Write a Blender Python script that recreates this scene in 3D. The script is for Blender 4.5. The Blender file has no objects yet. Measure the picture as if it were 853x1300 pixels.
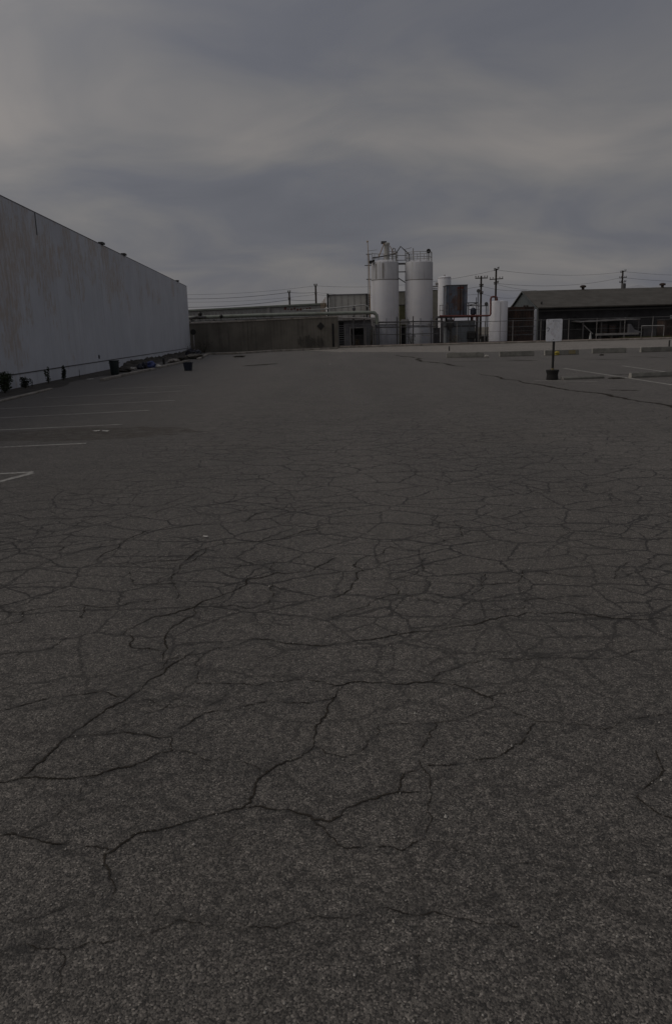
import bpy, bmesh, math, random
import numpy as np
from mathutils import Vector, Matrix
random.seed(7)
rng = np.random.default_rng(7)
scene = bpy.context.scene
col = scene.collection
R = math.radians

# ------------------------------------------------------------------ camera
ROLL, HOR, FOC, EYE = 0.027, 420.0, 972.0, 1.6
TH = math.atan((650 - HOR) / FOC)
cF = Vector((0, math.cos(TH), -math.sin(TH)))
cU = Vector((0, math.sin(TH), math.cos(TH)))
cR = Vector((1, 0, 0))
cR2 = cR * math.cos(ROLL) - cU * math.sin(ROLL)
cU2 = cU * math.cos(ROLL) + cR * math.sin(ROLL)
cam = bpy.data.objects.new('camera', bpy.data.cameras.new('camera'))
col.objects.link(cam)
cam.matrix_world = Matrix(((cR2.x, cU2.x, -cF.x, 0), (cR2.y, cU2.y, -cF.y, 0), (cR2.z, cU2.z, -cF.z, EYE), (0, 0, 0, 1)))
cam.data.sensor_fit = 'VERTICAL'
cam.data.sensor_height = 24.0
cam.data.lens = FOC / 1300 * 24
cam.data.clip_start = 0.05
cam.data.clip_end = 20000
scene.camera = cam

# ------------------------------------------------------------------ sun, sky, exposure
SUN_EL, SUN_DIR = R(50), None
AZ = R(-96)                                   # angle from +Y towards +X: sun on the left
to_sun = Vector((math.sin(AZ) * math.cos(SUN_EL), math.cos(AZ) * math.cos(SUN_EL), math.sin(SUN_EL)))
sl = bpy.data.lights.new('sun', 'SUN')
sl.energy = 1.4
sl.angle = R(28)
sl.color = (1.0, 0.93, 0.83)
sun = bpy.data.objects.new('sun', sl)
col.objects.link(sun)
sun.rotation_euler = to_sun.to_track_quat('Z', 'Y').to_euler()
sun.location = (0, 0, 60)

scene.view_settings.view_transform = 'Standard'
scene.view_settings.look = 'None'
scene.view_settings.gamma = 1
scene.view_settings.use_curve_mapping = False
scene.view_settings.exposure = -1.45

world = bpy.data.worlds.new('World')
scene.world = world
world.use_nodes = True


class NT:
    """small helper for node trees"""
    def __init__(self, tree):
        self.t = tree
        tree.nodes.clear()

    def n(self, kind, **kw):
        nd = self.t.nodes.new(kind)
        for k, v in kw.items():
            if k == 'inp':
                for i, val in v.items():
                    s = nd.inputs[i]
                    if isinstance(val, bpy.types.NodeSocket):
                        self.t.links.new(val, s)
                    else:
                        s.default_value = val
            else:
                setattr(nd, k, v)
        return nd

    def math(self, op, a, b=0.0, c=None, clamp=False):
        nd = self.n('ShaderNodeMath', operation=op, use_clamp=clamp)
        for i, val in enumerate((a, b) if c is None else (a, b, c)):
            if isinstance(val, bpy.types.NodeSocket):
                self.t.links.new(val, nd.inputs[i])
            else:
                nd.inputs[i].default_value = val
        return nd.outputs[0]

    def smooth(self, v, lo, hi, a=0.0, b=1.0):
        nd = self.n('ShaderNodeMapRange', interpolation_type='SMOOTHSTEP', inp={0: v, 1: lo, 2: hi, 3: a, 4: b})
        return nd.outputs[0]

    def ramp(self, v, stops, interp='LINEAR'):
        nd = self.n('ShaderNodeValToRGB', inp={0: v})
        nd.color_ramp.interpolation = interp
        e = nd.color_ramp.elements
        while len(e) < len(stops):
            e.new(0.5)
        for el, (p, c) in zip(e, stops):
            el.position = p
            el.color = (*c, 1) if len(c) == 3 else c
        return nd.outputs[0]

    def mix(self, f, a, b, blend='MIX'):
        nd = self.n('ShaderNodeMix', data_type='RGBA', blend_type=blend)
        for i, val in ((0, f), (6, a), (7, b)):
            if isinstance(val, bpy.types.NodeSocket):
                self.t.links.new(val, nd.inputs[i])
            else:
                nd.inputs[i].default_value = val if i == 0 else ((*val, 1) if len(val) == 3 else val)
        return nd.outputs[2]

    def noise(self, vec, scale, detail=4, rough=0.55, dist=0.0):
        nd = self.n('ShaderNodeTexNoise', inp={'Scale': scale, 'Detail': detail, 'Roughness': rough, 'Distortion': dist})
        self.t.links.new(vec, nd.inputs['Vector'])
        return nd.outputs['Fac']

    def mapping(self, vec, scale=(1, 1, 1), loc=(0, 0, 0), rot=(0, 0, 0)):
        nd = self.n('ShaderNodeMapping', inp={'Scale': scale, 'Location': loc, 'Rotation': rot})
        self.t.links.new(vec, nd.inputs[0])
        return nd.outputs[0]


w = NT(world.node_tree)
tc = w.n('ShaderNodeTexCoord').outputs['Generated']
sky = w.n('ShaderNodeTexSky', sky_type='NISHITA', sun_disc=False, sun_elevation=SUN_EL, sun_rotation=AZ, air_density=1.5, dust_density=4.0)
sep = w.n('ShaderNodeSeparateXYZ', inp={0: tc})
dx, dy, dz = sep.outputs
zc = w.math('MAXIMUM', dz, 0.0)
den = w.math('ADD', zc, 0.34)
cu = w.n('ShaderNodeCombineXYZ', inp={0: w.math('DIVIDE', dx, den), 1: w.math('DIVIDE', dy, den), 2: 0.0}).outputs[0]
big = w.noise(w.mapping(cu, (1.0, 1.5, 1), (3.1, 0.7, 0)), 1.0, 3, 0.5, 0.5)
fine = w.noise(w.mapping(cu, (2.3, 3.6, 1), (2.9, 5.6, 0), (0, 0, 0.25)), 1.0, 5, 0.52, 0.7)
cl = w.math('ADD', w.math('MULTIPLY', big, 0.50), w.math('MULTIPLY', fine, 0.50))
# elevation bands of the cloud deck, broken up by the noise
el = w.math('ADD', zc, w.math('MULTIPLY', w.math('SUBTRACT', big, 0.5), 0.13))
band = w.ramp(el, [(0.0, (0.5, 0.5, 0.5)), (0.06, (0.47, 0.47, 0.47)), (0.125, (0.445, 0.445, 0.445)), (0.175, (0.52, 0.52, 0.52)), (0.215, (0.6, 0.6, 0.6)), (0.26, (0.53, 0.53, 0.53)), (0.31, (0.46, 0.46, 0.46)), (0.37, (0.40, 0.40, 0.40)), (1.0, (0.4, 0.4, 0.4))])
band = w.math('ADD', band, w.math('MULTIPLY', w.smooth(dx, -0.46, -0.10, 1.0, 0.0), 0.20))
val = w.math('ADD', band, w.math('MULTIPLY', w.math('SUBTRACT', cl, 0.5), 1.05), clamp=True)
cloudc = w.ramp(val, [(0.24, (2.75, 2.85, 3.35)), (0.40, (3.35, 3.42, 3.92)), (0.54, (4.40, 4.30, 4.42)), (0.72, (5.9, 5.5, 5.3))])
dotn = w.n('ShaderNodeVectorMath', operation='DOT_PRODUCT', inp={0: tc, 1: tuple(to_sun)})
lobe = w.math('POWER', w.math('MAXIMUM', dotn.outputs['Value'], 0.0), 2.2)
gain = w.math('ADD', 0.86, w.math('MULTIPLY', lobe, 1.7))
cloudc = w.n('ShaderNodeVectorMath', operation='SCALE', inp={0: cloudc, 'Scale': gain}).outputs[0]
skyc = w.mix(0.93, sky.outputs[0], cloudc)
bg = w.n('ShaderNodeBackground', inp={0: skyc, 1: 0.12})
w.n('ShaderNodeOutputWorld', inp={0: bg.outputs[0]})


# ------------------------------------------------------------------ pixel -> world
def ray(x, y):
    return cR2 * ((x - 426.5) / FOC) + cU2 * ((650 - y) / FOC) + cF


def G(x, y, z=0.0):
    d = ray(x, y)
    return d * ((z - EYE) / d.z) + Vector((0, 0, EYE))


def P(x, y, Y):
    d = ray(x, y)
    return d * (Y / d.y) + Vector((0, 0, EYE))


def rect(x0, y0, x1, y1, Y):
    """world x0,x1,ztop,zbottom of a picture rectangle standing at distance Y"""
    xm, ym = (x0 + x1) / 2, (y0 + y1) / 2
    return P(x0, ym, Y).x, P(x1, ym, Y).x, P(xm, y0, Y).z, P(xm, y1, Y).z


# ------------------------------------------------------------------ mesh builder
class MB:
    def __init__(self):
        self.v, self.f, self.sm = [], [], []

    def add(self, vs, fs, smooth=False):
        o = len(self.v)
        self.v += [Vector(p) for p in vs]
        self.f += [tuple(i + o for i in f) for f in fs]
        self.sm += [smooth] * len(fs)
        return self

    def box(self, x0, x1, y0, y1, z0, z1):
        vs = [(x, y, z) for z in (z0, z1) for y in (y0, y1) for x in (x0, x1)]
        return self.add(vs, [(0, 2, 3, 1), (4, 5, 7, 6), (0, 1, 5, 4), (2, 6, 7, 3), (0, 4, 6, 2), (1, 3, 7, 5)])

    def tube(self, pts, r, n=6, r1=None, cap=True):
        pts = [Vector(p) for p in pts]
        m = len(pts)
        vs = []
        for i, p in enumerate(pts):
            a = pts[max(i - 1, 0)]
            b = pts[min(i + 1, m - 1)]
            d = (b - a).normalized()
            s = d.cross(Vector((0, 0, 1)))
            if s.length < 1e-3:
                s = d.cross(Vector((0, 1, 0)))
            s.normalize()
            t = s.cross(d)
            rr = r if r1 is None else r + (r1 - r) * i / (m - 1)
            for k in range(n):
                q = 2 * math.pi * (k + 0.5) / n
                vs.append(p + s * (rr * math.cos(q)) + t * (rr * math.sin(q)))
        fs = [(i * n + k, i * n + (k + 1) % n, (i + 1) * n + (k + 1) % n, (i + 1) * n + k) for i in range(m - 1) for k in range(n)]
        if cap:
            fs += [tuple(range(n)), tuple(range((m - 1) * n, m * n))]
        return self.add(vs, fs, n > 5)

    def lathe(self, c, prof, n=40):
        """prof: (radius, z) from bottom to top about a vertical axis at c"""
        c = Vector(c)
        vs = []
        for r, z in prof:
            for k in range(n):
                q = 2 * math.pi * k / n
                vs.append(c + Vector((r * math.cos(q), r * math.sin(q), z)))
        m = len(prof)
        fs = [(i * n + k, i * n + (k + 1) % n, (i + 1) * n + (k + 1) % n, (i + 1) * n + k) for i in range(m - 1) for k in range(n)]
        self.add(vs, fs, True)
        o = len(self.v) - len(vs)
        self.f += [tuple(o + k for k in range(n))[::-1], tuple(o + (m - 1) * n + k for k in range(n))]
        self.sm += [False, False]
        return self

    def prism(self, poly, a0, a1, axis='y'):
        n = len(poly)
        def mk(p, a):
            return {'y': (p[0], a, p[1]), 'x': (a, p[0], p[1]), 'z': (p[0], p[1], a)}[axis]
        vs = [mk(p, a0) for p in poly] + [mk(p, a1) for p in poly]
        fs = [tuple(range(n)), tuple(range(2 * n - 1, n - 1, -1))] + [(k, k + n, (k + 1) % n + n, (k + 1) % n) for k in range(n)]
        return self.add(vs, fs)

    def build(self, name, m, parent=None, bevel=0.0, local=False, origin=None):
        me = bpy.data.meshes.new(name)
        if parent is not None:
            org = Vector((0, 0, 0)) if local else Vector(parent['_o'])
        elif origin is not None:
            org = Vector(origin)
        else:
            a = np.array([tuple(p) for p in self.v])
            lo, hi = a.min(0), a.max(0)
            org = Vector(((lo[0] + hi[0]) / 2, (lo[1] + hi[1]) / 2, lo[2]))
        me.from_pydata([tuple(p - org) for p in self.v], [], self.f)
        me.polygons.foreach_set('use_smooth', self.sm)
        bm = bmesh.new()
        bm.from_mesh(me)
        bmesh.ops.recalc_face_normals(bm, faces=bm.faces)
        for e in bm.edges:                              # sharp where faces meet at an angle
            if len(e.link_faces) == 2 and e.calc_face_angle(0) > R(38):
                e.smooth = False
        bm.to_mesh(me)
        bm.free()
        me.materials.append(m)
        o = bpy.data.objects.new(name, me)
        col.objects.link(o)
        if parent is not None:
            o.parent = parent
            o['_o'] = tuple(org)
        else:
            o.location = org
            o['_o'] = tuple(org)
        if bevel:
            b = o.modifiers.new('edge', 'BEVEL')
            b.width = bevel
            b.segments = 2
        return o


def tag(o, label, cat, group=None):
    o['label'] = label
    o['category'] = cat
    if group:
        o['group'] = group
    return o


def struct(o):
    o['kind'] = 'structure'
    return o


def thing(name, label, cat, loc, group=None, rotz=0.0):
    o = bpy.data.objects.new(name, None)
    col.objects.link(o)
    o.location = loc
    o.rotation_euler.z = rotz
    o.empty_display_size = 0.3
    o['_o'] = tuple(loc)
    return tag(o, label, cat, group)


# ------------------------------------------------------------------ materials
def surf(name, c1, c2=None, rough=0.75, scale=1.5, streak=0.0, metal=0.0, bump=0.15, bscale=25.0, dirt=None, dirt_amt=0.0, spec=0.4):
    """painted / concrete / metal surface: two tones of noise, optional vertical run streaks, optional dirt patches"""
    m = bpy.data.materials.new(name)
    m.use_nodes = True
    t = NT(m.node_tree)
    pos = t.n('ShaderNodeNewGeometry').outputs['Position']
    c2 = c2 or tuple(c * 0.8 for c in c1)
    f = t.smooth(t.noise(pos, scale, 6, 0.6), 0.32, 0.68)
    c = t.mix(f, c1, c2)
    if streak:
        s = t.noise(t.mapping(pos, (5.0, 5.0, 0.22)), 1.0, 5, 0.65)
        c = t.mix(t.math('MULTIPLY', t.smooth(s, 0.45, 0.75), streak), c, dirt or tuple(x * 0.35 for x in c1))
    if dirt_amt:
        d = t.noise(t.mapping(pos, (1, 1, 0.7)), scale * 2.3, 7, 0.68)
        c = t.mix(t.math('MULTIPLY', t.smooth(d, 0.5, 0.62), dirt_amt), c, dirt or tuple(x * 0.4 for x in c1))
    bn = t.n('ShaderNodeBump', inp={'Strength': bump, 'Distance': 0.02, 'Height': t.noise(pos, bscale, 4, 0.6)})
    rr = t.math('ADD', rough - 0.08, t.math('MULTIPLY', f, 0.16))
    b = t.n('ShaderNodeBsdfPrincipled', inp={'Base Color': c, 'Roughness': rr, 'Metallic': metal, 'Normal': bn.outputs[0], 'Specular IOR Level': spec})
    t.n('ShaderNodeOutputMaterial', inp={0: b.outputs[0]})
    return m


def asphalt(name, lo, hi, cracks=True, attr=False, far_tone=1.0, tint=(1.095, 0.985, 0.85)):
    m = bpy.data.materials.new(name)
    m.use_nodes = True
    t = NT(m.node_tree)
    pos = t.n('ShaderNodeNewGeometry').outputs['Position']
    sp = t.n('ShaderNodeSeparateXYZ', inp={0: pos})
    # stones: one grey per voronoi cell
    v1 = t.n('ShaderNodeTexVoronoi', voronoi_dimensions='2D', feature='F1', inp={'Vector': pos, 'Scale': 190.0})
    g1 = t.n('ShaderNodeSeparateColor', inp={0: v1.outputs['Color']}).outputs[0]
    stone = t.ramp(g1, [(0.0, (lo * 0.5,) * 3), (0.3, (lo * 0.85,) * 3), (0.55, ((lo + hi) * 0.5,) * 3), (0.85, (hi,) * 3), (0.95, (hi * 1.35,) * 3), (1.0, (hi * 2.0,) * 3)])
    v2 = t.n('ShaderNodeTexVoronoi', voronoi_dimensions='2D', feature='F1', inp={'Vector': pos, 'Scale': 88.0})
    g2 = t.n('ShaderNodeSeparateColor', inp={0: v2.outputs['Color']}).outputs[1]
    peb = t.math('MULTIPLY', t.smooth(v2.outputs['Distance'], 0.28, 0.42, 1.0, 0.0), t.smooth(g2, 0.78, 0.82))
    pebc = t.ramp(g2, [(0.72, (lo * 0.35,) * 3), (0.84, (hi * 0.9,) * 3), (0.97, (hi * 1.5,) * 3), (1.0, (hi * 1.9,) * 3)])
    c = t.mix(peb, stone, pebc)
    pits = t.smooth(t.noise(pos, 48.0, 4, 0.7), 0.60, 0.66)
    c = t.mix(t.math('MULTIPLY', pits, 0.75), c, (lo * 0.35,) * 3)
    # wear: broad patches and faint wheel tracks along the driving direction
    big = t.noise(t.mapping(pos, (0.5, 0.16, 1)), 1.0, 5, 0.6)
    mid = t.noise(pos, 1.7, 6, 0.65)
    trk = t.noise(t.mapping(pos, (0.8, 0.05, 1), (11.3, 4, 0)), 1.0, 3, 0.5)
    k = t.math('ADD', 0.34, t.math('MULTIPLY', big, 0.55))
    k = t.math('ADD', k, t.math('MULTIPLY', mid, 0.42))
    k = t.math('ADD', k, t.math('MULTIPLY', trk, 0.36))
    # clumps of coarser stone, still visible some metres away
    cl1 = t.smooth(t.noise(t.mapping(pos, loc=(3, 3, 0)), 27.0, 5, 0.75), 0.36, 0.64, -0.30, 0.30)
    cl2 = t.smooth(t.noise(t.mapping(pos, loc=(8, 1, 0)), 9.0, 6, 0.75), 0.36, 0.64, -0.10, 0.10)
    k = t.math('ADD', k, t.math('ADD', cl1, cl2))
    k = t.math('MULTIPLY', k, far_tone)
    c = t.n('ShaderNodeVectorMath', operation='SCALE', inp={0: c, 'Scale': k}).outputs[0]
    blot = t.math('MULTIPLY', t.smooth(t.noise(t.mapping(pos, (1, 1, 1), (5, 8, 0)), 3.2, 6, 0.72), 0.52, 0.66), 0.22)
    c = t.mix(blot, c, (lo * 0.5, lo * 0.48, lo * 0.45))
    c = t.mix(1.0, c, tint, 'MULTIPLY')
    warm = t.smooth(t.noise(t.mapping(pos, (1, 1, 1), (31, 7, 0)), 0.35, 4, 0.6), 0.5, 0.7)
    c = t.mix(t.math('MULTIPLY', warm, 0.14), c, (0.10, 0.085, 0.065))
    height = t.math('ADD', t.math('MULTIPLY', v1.outputs['Distance'], -0.7), t.math('MULTIPLY', pits, -0.8))
    if cracks:
        wob = t.n('ShaderNodeTexNoise', inp={'Vector': pos, 'Scale': 2.3, 'Detail': 5.0, 'Roughness': 0.62})
        off = t.n('ShaderNodeVectorMath', operation='SCALE', inp={0: t.n('ShaderNodeVectorMath', operation='SUBTRACT', inp={0: wob.outputs['Color'], 1: (0.5, 0.5, 0.5)}).outputs[0], 'Scale': 0.20}).outputs[0]
        wp = t.n('ShaderNodeVectorMath', operation='ADD', inp={0: pos, 1: off}).outputs[0]
        jag = t.n('ShaderNodeTexNoise', inp={'Vector': pos, 'Scale': 9.0, 'Detail': 9.0, 'Roughness': 0.78})
        off2 = t.n('ShaderNodeVectorMath', operation='SCALE', inp={0: t.n('ShaderNodeVectorMath', operation='SUBTRACT', inp={0: jag.outputs['Color'], 1: (0.5, 0.5, 0.5)}).outputs[0], 'Scale': 0.11}).outputs[0]
        wp = t.n('ShaderNodeVectorMath', operation='ADD', inp={0: wp, 1: off2}).outputs[0]
        near = t.math('ADD', 0.30, t.smooth(sp.outputs[1], 2.6, 4.8, 0.0, 0.70))
        near = t.math('MULTIPLY', near, t.smooth(t.noise(t.mapping(pos, loc=(1, 6, 0)), 1.3, 4, 0.6), 0.32, 0.60, 0.60, 1.0))
        crack = None
        for sc, wd, seed, thr in ((2.4, 0.017, 0.0, 0.26), (3.7, 0.021, 5.7, 0.44)):
            line = None
            for dyy in (0.0, 0.013):                  # cracks across the driving direction gape wider
                mp = t.mapping(t.mapping(wp, loc=(0, dyy, 0)), (0.85, 1.0, 1), (seed, seed * 0.7, 0), (0, 0, 0.12))
                ve = t.n('ShaderNodeTexVoronoi', voronoi_dimensions='2D', feature='DISTANCE_TO_EDGE', inp={'Vector': mp, 'Scale': sc, 'Randomness': 1.0})
                ln = t.smooth(ve.outputs['Distance'], wd * 0.35, wd, 1.0, 0.0)
                line = ln if line is None else t.math('MAXIMUM', line, ln)
            gap = t.smooth(t.noise(t.mapping(pos, (1, 1, 1), (seed + 3, 0, 0)), 0.9, 4, 0.6), thr, thr + 0.12)
            line = t.math('MULTIPLY', line, gap)
            crack = line if crack is None else t.math('MAXIMUM', crack, line)
        zone = t.smooth(t.noise(t.mapping(pos, (0.35, 0.22, 1), (2.2, 9, 0)), 1.0, 2, 0.5), 0.22, 0.42)
        side = t.math('ADD', t.smooth(t.math('ADD', sp.outputs[0], t.math('MULTIPLY', t.noise(pos, 0.5, 3, 0.5), 2.0)), -2.6, 0.2), t.smooth(sp.outputs[1], 6.5, 9.5, 1.0, 0.35), clamp=True)
        zone = t.math('MULTIPLY', zone, side)
        crack = t.math('MULTIPLY', t.math('MULTIPLY', crack, near), t.math('MULTIPLY', zone, t.smooth(sp.outputs[1], 8.0, 24.0, 1.0, 0.28)))
        c = t.mix(crack, c, (0.017, 0.014, 0.011))
        height = t.math('ADD', height, t.math('MULTIPLY', crack, -2.5))
    if attr:
        d = t.n('ShaderNodeAttribute', attribute_name='crack_distance').outputs['Fac']
        dn = t.math('ADD', d, t.math('MULTIPLY', t.math('SUBTRACT', t.noise(pos, 30.0, 5, 0.7), 0.5), 0.02))
        halo = t.math('ADD', t.smooth(dn, 0.0, 0.016, 0.45, 0.0), t.math('MULTIPLY', t.smooth(dn, 0.0, 0.09, 0.45, 0.0), t.smooth(t.noise(pos, 6.0, 4, 0.6), 0.45, 0.65)))
        c = t.mix(halo, c, (0.028, 0.026, 0.023))
        height = t.math('ADD', height, t.math('MULTIPLY', t.smooth(dn, 0.0, 0.02, 1.0, 0.0), -1.5))
    bn = t.n('ShaderNodeBump', inp={'Strength': 0.55, 'Distance': 0.006, 'Height': height})
    b = t.n('ShaderNodeBsdfPrincipled', inp={'Base Color': c, 'Roughness': 0.74, 'Normal': bn.outputs[0], 'Specular IOR Level': 0.5})
    t.n('ShaderNodeOutputMaterial', inp={0: b.outputs[0]})
    return m


def wall_paint():
    """off white paint, peeling in upright tan flakes, thin upright board joints"""
    m = bpy.data.materials.new('weathered_white_paint')
    m.use_nodes = True
    t = NT(m.node_tree)
    pos = t.n('ShaderNodeNewGeometry').outputs['Position']
    sp = t.n('ShaderNodeSeparateXYZ', inp={0: pos})
    base = t.mix(t.smooth(t.noise(pos, 0.5, 5, 0.6), 0.3, 0.7), (0.60, 0.615, 0.655), (0.535, 0.55, 0.59))
    fine = t.noise(t.mapping(pos, (3.0, 3.0, 0.25)), 1.0, 7, 0.7)
    base = t.mix(t.math('MULTIPLY', t.smooth(fine, 0.45, 0.75), 0.40), base, (0.46, 0.455, 0.465))
    patch = t.noise(t.mapping(pos, (0.28, 0.28, 0.28), (4.2, 1.1, 0.4)), 1.0, 4, 0.6)
    where = t.math('ADD', t.smooth(sp.outputs[1], 24, 60, 0.09, -0.06), t.smooth(sp.outputs[2], 1.5, 5.0, -0.05, 0.09))
    flake = t.noise(t.mapping(pos, (3.2, 3.2, 0.75)), 1.5, 9, 0.80, 0.2)
    pm = t.math('ADD', t.math('ADD', t.math('MULTIPLY', patch, 0.9), t.math('MULTIPLY', flake, 0.75)), where)
    peel = t.smooth(pm, 0.93, 0.99)
    brk = t.smooth(t.noise(t.mapping(pos, (7.0, 7.0, 2.4)), 1.0, 6, 0.75), 0.42, 0.58)
    peel = t.math('MULTIPLY', peel, t.math('ADD', 0.25, t.math('MULTIPLY', brk, 0.75)))
    c = t.mix(t.math('MULTIPLY', peel, 0.64), base, (0.44, 0.345, 0.26))
    run = t.noise(t.mapping(pos, (4.0, 4.0, 0.06), (9, 3, 0)), 1.0, 4, 0.6)
    c = t.mix(t.math('MULTIPLY', t.smooth(run, 0.60, 0.75), 0.35), c, (0.25, 0.24, 0.23))
    # upright joints every 1.83 m
    fr = t.math('FRACT', t.math('DIVIDE', sp.outputs[1], 1.83))
    jt = t.math('MULTIPLY', t.smooth(t.math('ABSOLUTE', t.math('SUBTRACT', fr, 0.5)), 0.0, 0.012, 1.0, 0.0), 0.30)
    c = t.mix(jt, c, (0.22, 0.21, 0.21))
    bn = t.n('ShaderNodeBump', inp={'Strength': 0.35, 'Distance': 0.02, 'Height': t.math('ADD', fine, t.math('MULTIPLY', peel, -0.5))})
    b = t.n('ShaderNodeBsdfPrincipled', inp={'Base Color': c, 'Roughness': 0.8, 'Normal': bn.outputs[0], 'Specular IOR Level': 0.25})
    t.n('ShaderNodeOutputMaterial', inp={0: b.outputs[0]})
    return m


M = {}
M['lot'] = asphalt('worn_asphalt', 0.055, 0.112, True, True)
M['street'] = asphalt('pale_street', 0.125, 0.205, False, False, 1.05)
M['ground'] = surf('dry_ground', (0.16, 0.14, 0.11), (0.11, 0.10, 0.08), 0.95, 0.4)
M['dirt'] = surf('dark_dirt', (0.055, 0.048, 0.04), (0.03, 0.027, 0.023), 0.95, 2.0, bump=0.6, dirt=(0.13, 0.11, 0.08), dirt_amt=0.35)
M['crack'] = surf('crack_dirt', (0.024, 0.020, 0.016), (0.042, 0.036, 0.029), 0.98, 14.0, bump=0.0, spec=0.1)
M['line'] = None
M['white_wall'] = wall_paint()
M['old_white'] = surf('old_white_metal', (0.66, 0.66, 0.67), (0.58, 0.58, 0.60), 0.6, 0.7, streak=0.35, dirt=(0.36, 0.33, 0.29))
M['silo'] = surf('silo_white', (0.67, 0.66, 0.67), (0.60, 0.60, 0.63), 0.55, 0.5, streak=0.30, dirt=(0.42, 0.38, 0.34))
M['silo_top'] = surf('silo_top_grey', (0.50, 0.50, 0.51), (0.44, 0.44, 0.46), 0.6, 0.6, streak=0.75, dirt=(0.22, 0.20, 0.18))
M['silo_skirt'] = surf('silo_skirt', (0.40, 0.405, 0.43), (0.31, 0.315, 0.34), 0.7, 0.9, streak=0.4, dirt=(0.12, 0.11, 0.11))
M['concrete_wall'] = surf('stained_concrete', (0.165, 0.150, 0.125), (0.115, 0.105, 0.088), 0.9, 0.6, streak=0.65, dirt=(0.060, 0.052, 0.044), bump=0.4)
M['stop'] = surf('wheel_stop_concrete', (0.165, 0.16, 0.142), (0.115, 0.112, 0.10), 0.9, 3.0, dirt=(0.09, 0.085, 0.075), dirt_amt=0.28, bump=0.6)
M['concrete_pale'] = surf('pale_concrete', (0.42, 0.40, 0.36), (0.33, 0.31, 0.275), 0.9, 2.2, dirt=(0.10, 0.09, 0.08), dirt_amt=0.5, bump=0.5)
M['kerb'] = surf('kerb_concrete', (0.34, 0.31, 0.27), (0.22, 0.20, 0.17), 0.9, 1.4, dirt=(0.09, 0.075, 0.06), dirt_amt=0.5, bump=0.5)
M['kerb_red'] = surf('faded_red_kerb', (0.17, 0.11, 0.085), (0.12, 0.085, 0.07), 0.9, 1.0, dirt=(0.22, 0.20, 0.17), dirt_amt=0.5)
M['block'] = surf('grey_block', (0.17, 0.17, 0.18), (0.12, 0.12, 0.13), 0.9, 0.9, streak=0.4, dirt=(0.06, 0.055, 0.05))
M['dark'] = surf('dark_opening', (0.018, 0.018, 0.018), (0.012, 0.012, 0.012), 0.9)
M['black_paint'] = surf('black_paint', (0.014, 0.014, 0.013), (0.022, 0.020, 0.018), 0.6, 6.0)
M['rubber'] = surf('black_rubber', (0.014, 0.013, 0.013), (0.022, 0.02, 0.019), 0.85, 8.0)
M['pipe_green'] = surf('pale_green_pipe', (0.215, 0.235, 0.20), (0.165, 0.18, 0.155), 0.6, 1.2, dirt=(0.12, 0.11, 0.08), dirt_amt=0.4)
M['pipe_grey'] = surf('grey_pipe', (0.30, 0.29, 0.28), (0.22, 0.21, 0.20), 0.6, 1.5, dirt=(0.12, 0.09, 0.06), dirt_amt=0.3)
M['steel'] = surf('dark_steel', (0.085, 0.085, 0.09), (0.06, 0.058, 0.056), 0.6, 2.0, dirt=(0.10, 0.055, 0.03), dirt_amt=0.3)
M['galv'] = surf('galvanised_steel', (0.36, 0.37, 0.38), (0.28, 0.29, 0.30), 0.5, 2.5, metal=0.4)
M['fence_steel'] = surf('dull_fence_steel', (0.12, 0.12, 0.12), (0.085, 0.085, 0.085), 0.6, 2.5)
M['shed_panel'] = surf('pale_metal_panel', (0.42, 0.41, 0.38), (0.35, 0.345, 0.32), 0.65, 0.8, streak=0.45, dirt=(0.20, 0.18, 0.15))
M['low_panel'] = surf('dull_white_panel', (0.36, 0.36, 0.35), (0.29, 0.29, 0.28), 0.7, 0.8, streak=0.5, dirt=(0.15, 0.13, 0.11))
M['rust_post'] = surf('weathered_orange_timber', (0.36, 0.26, 0.17), (0.27, 0.19, 0.12), 0.85, 2.0)
M['rust_red'] = surf('red_oxide_pipe', (0.135, 0.044, 0.036), (0.10, 0.034, 0.028), 0.65, 2.5)
M['rust_sheet'] = surf('rusty_sheet', (0.060, 0.033, 0.024), (0.026, 0.020, 0.018), 0.9, 1.1, streak=0.8, dirt=(0.018, 0.014, 0.013), dirt_amt=0.6)
M['blue_rust'] = surf('blue_grey_rusted_panel', (0.145, 0.168, 0.205), (0.095, 0.11, 0.135), 0.7, 1.1, streak=0.5, dirt=(0.115, 0.058, 0.036), dirt_amt=0.75)
M['rust_mid'] = surf('rusted_panel', (0.135, 0.075, 0.052), (0.090, 0.080, 0.078), 0.85, 1.6, streak=0.6, dirt=(0.05, 0.035, 0.03))
M['tan_sheet'] = surf('dull_tan_sheet', (0.25, 0.24, 0.20), (0.20, 0.19, 0.155), 0.8, 1.0)
M['tank_grey'] = surf('blue_grey_tank', (0.24, 0.26, 0.28), (0.17, 0.185, 0.20), 0.65, 0.9, streak=0.4, dirt=(0.09, 0.08, 0.07))
M['olive'] = surf('olive_cladding', (0.15, 0.145, 0.075), (0.11, 0.105, 0.055), 0.85, 1.5)
M['roof'] = surf('dark_shingle', (0.072, 0.066, 0.056), (0.056, 0.051, 0.044), 0.9, 0.8, streak=0.2, dirt=(0.05, 0.045, 0.04))
M['shed_wall'] = surf('dark_board_wall', (0.032, 0.031, 0.033), (0.022, 0.021, 0.022), 0.85, 0.8, streak=0.4)
M['gable'] = surf('slate_grey_gable', (0.085, 0.097, 0.10), (0.066, 0.075, 0.078), 0.8, 0.8, streak=0.3)
M['wood_pole'] = surf('creosoted_timber', (0.050, 0.038, 0.030), (0.032, 0.025, 0.020), 0.9, 3.0)
M['wire'] = surf('black_wire', (0.03, 0.03, 0.03), (0.025, 0.025, 0.025), 0.6)
M['insul'] = surf('glazed_insulator', (0.10, 0.09, 0.08), (0.08, 0.07, 0.06), 0.3)
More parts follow.
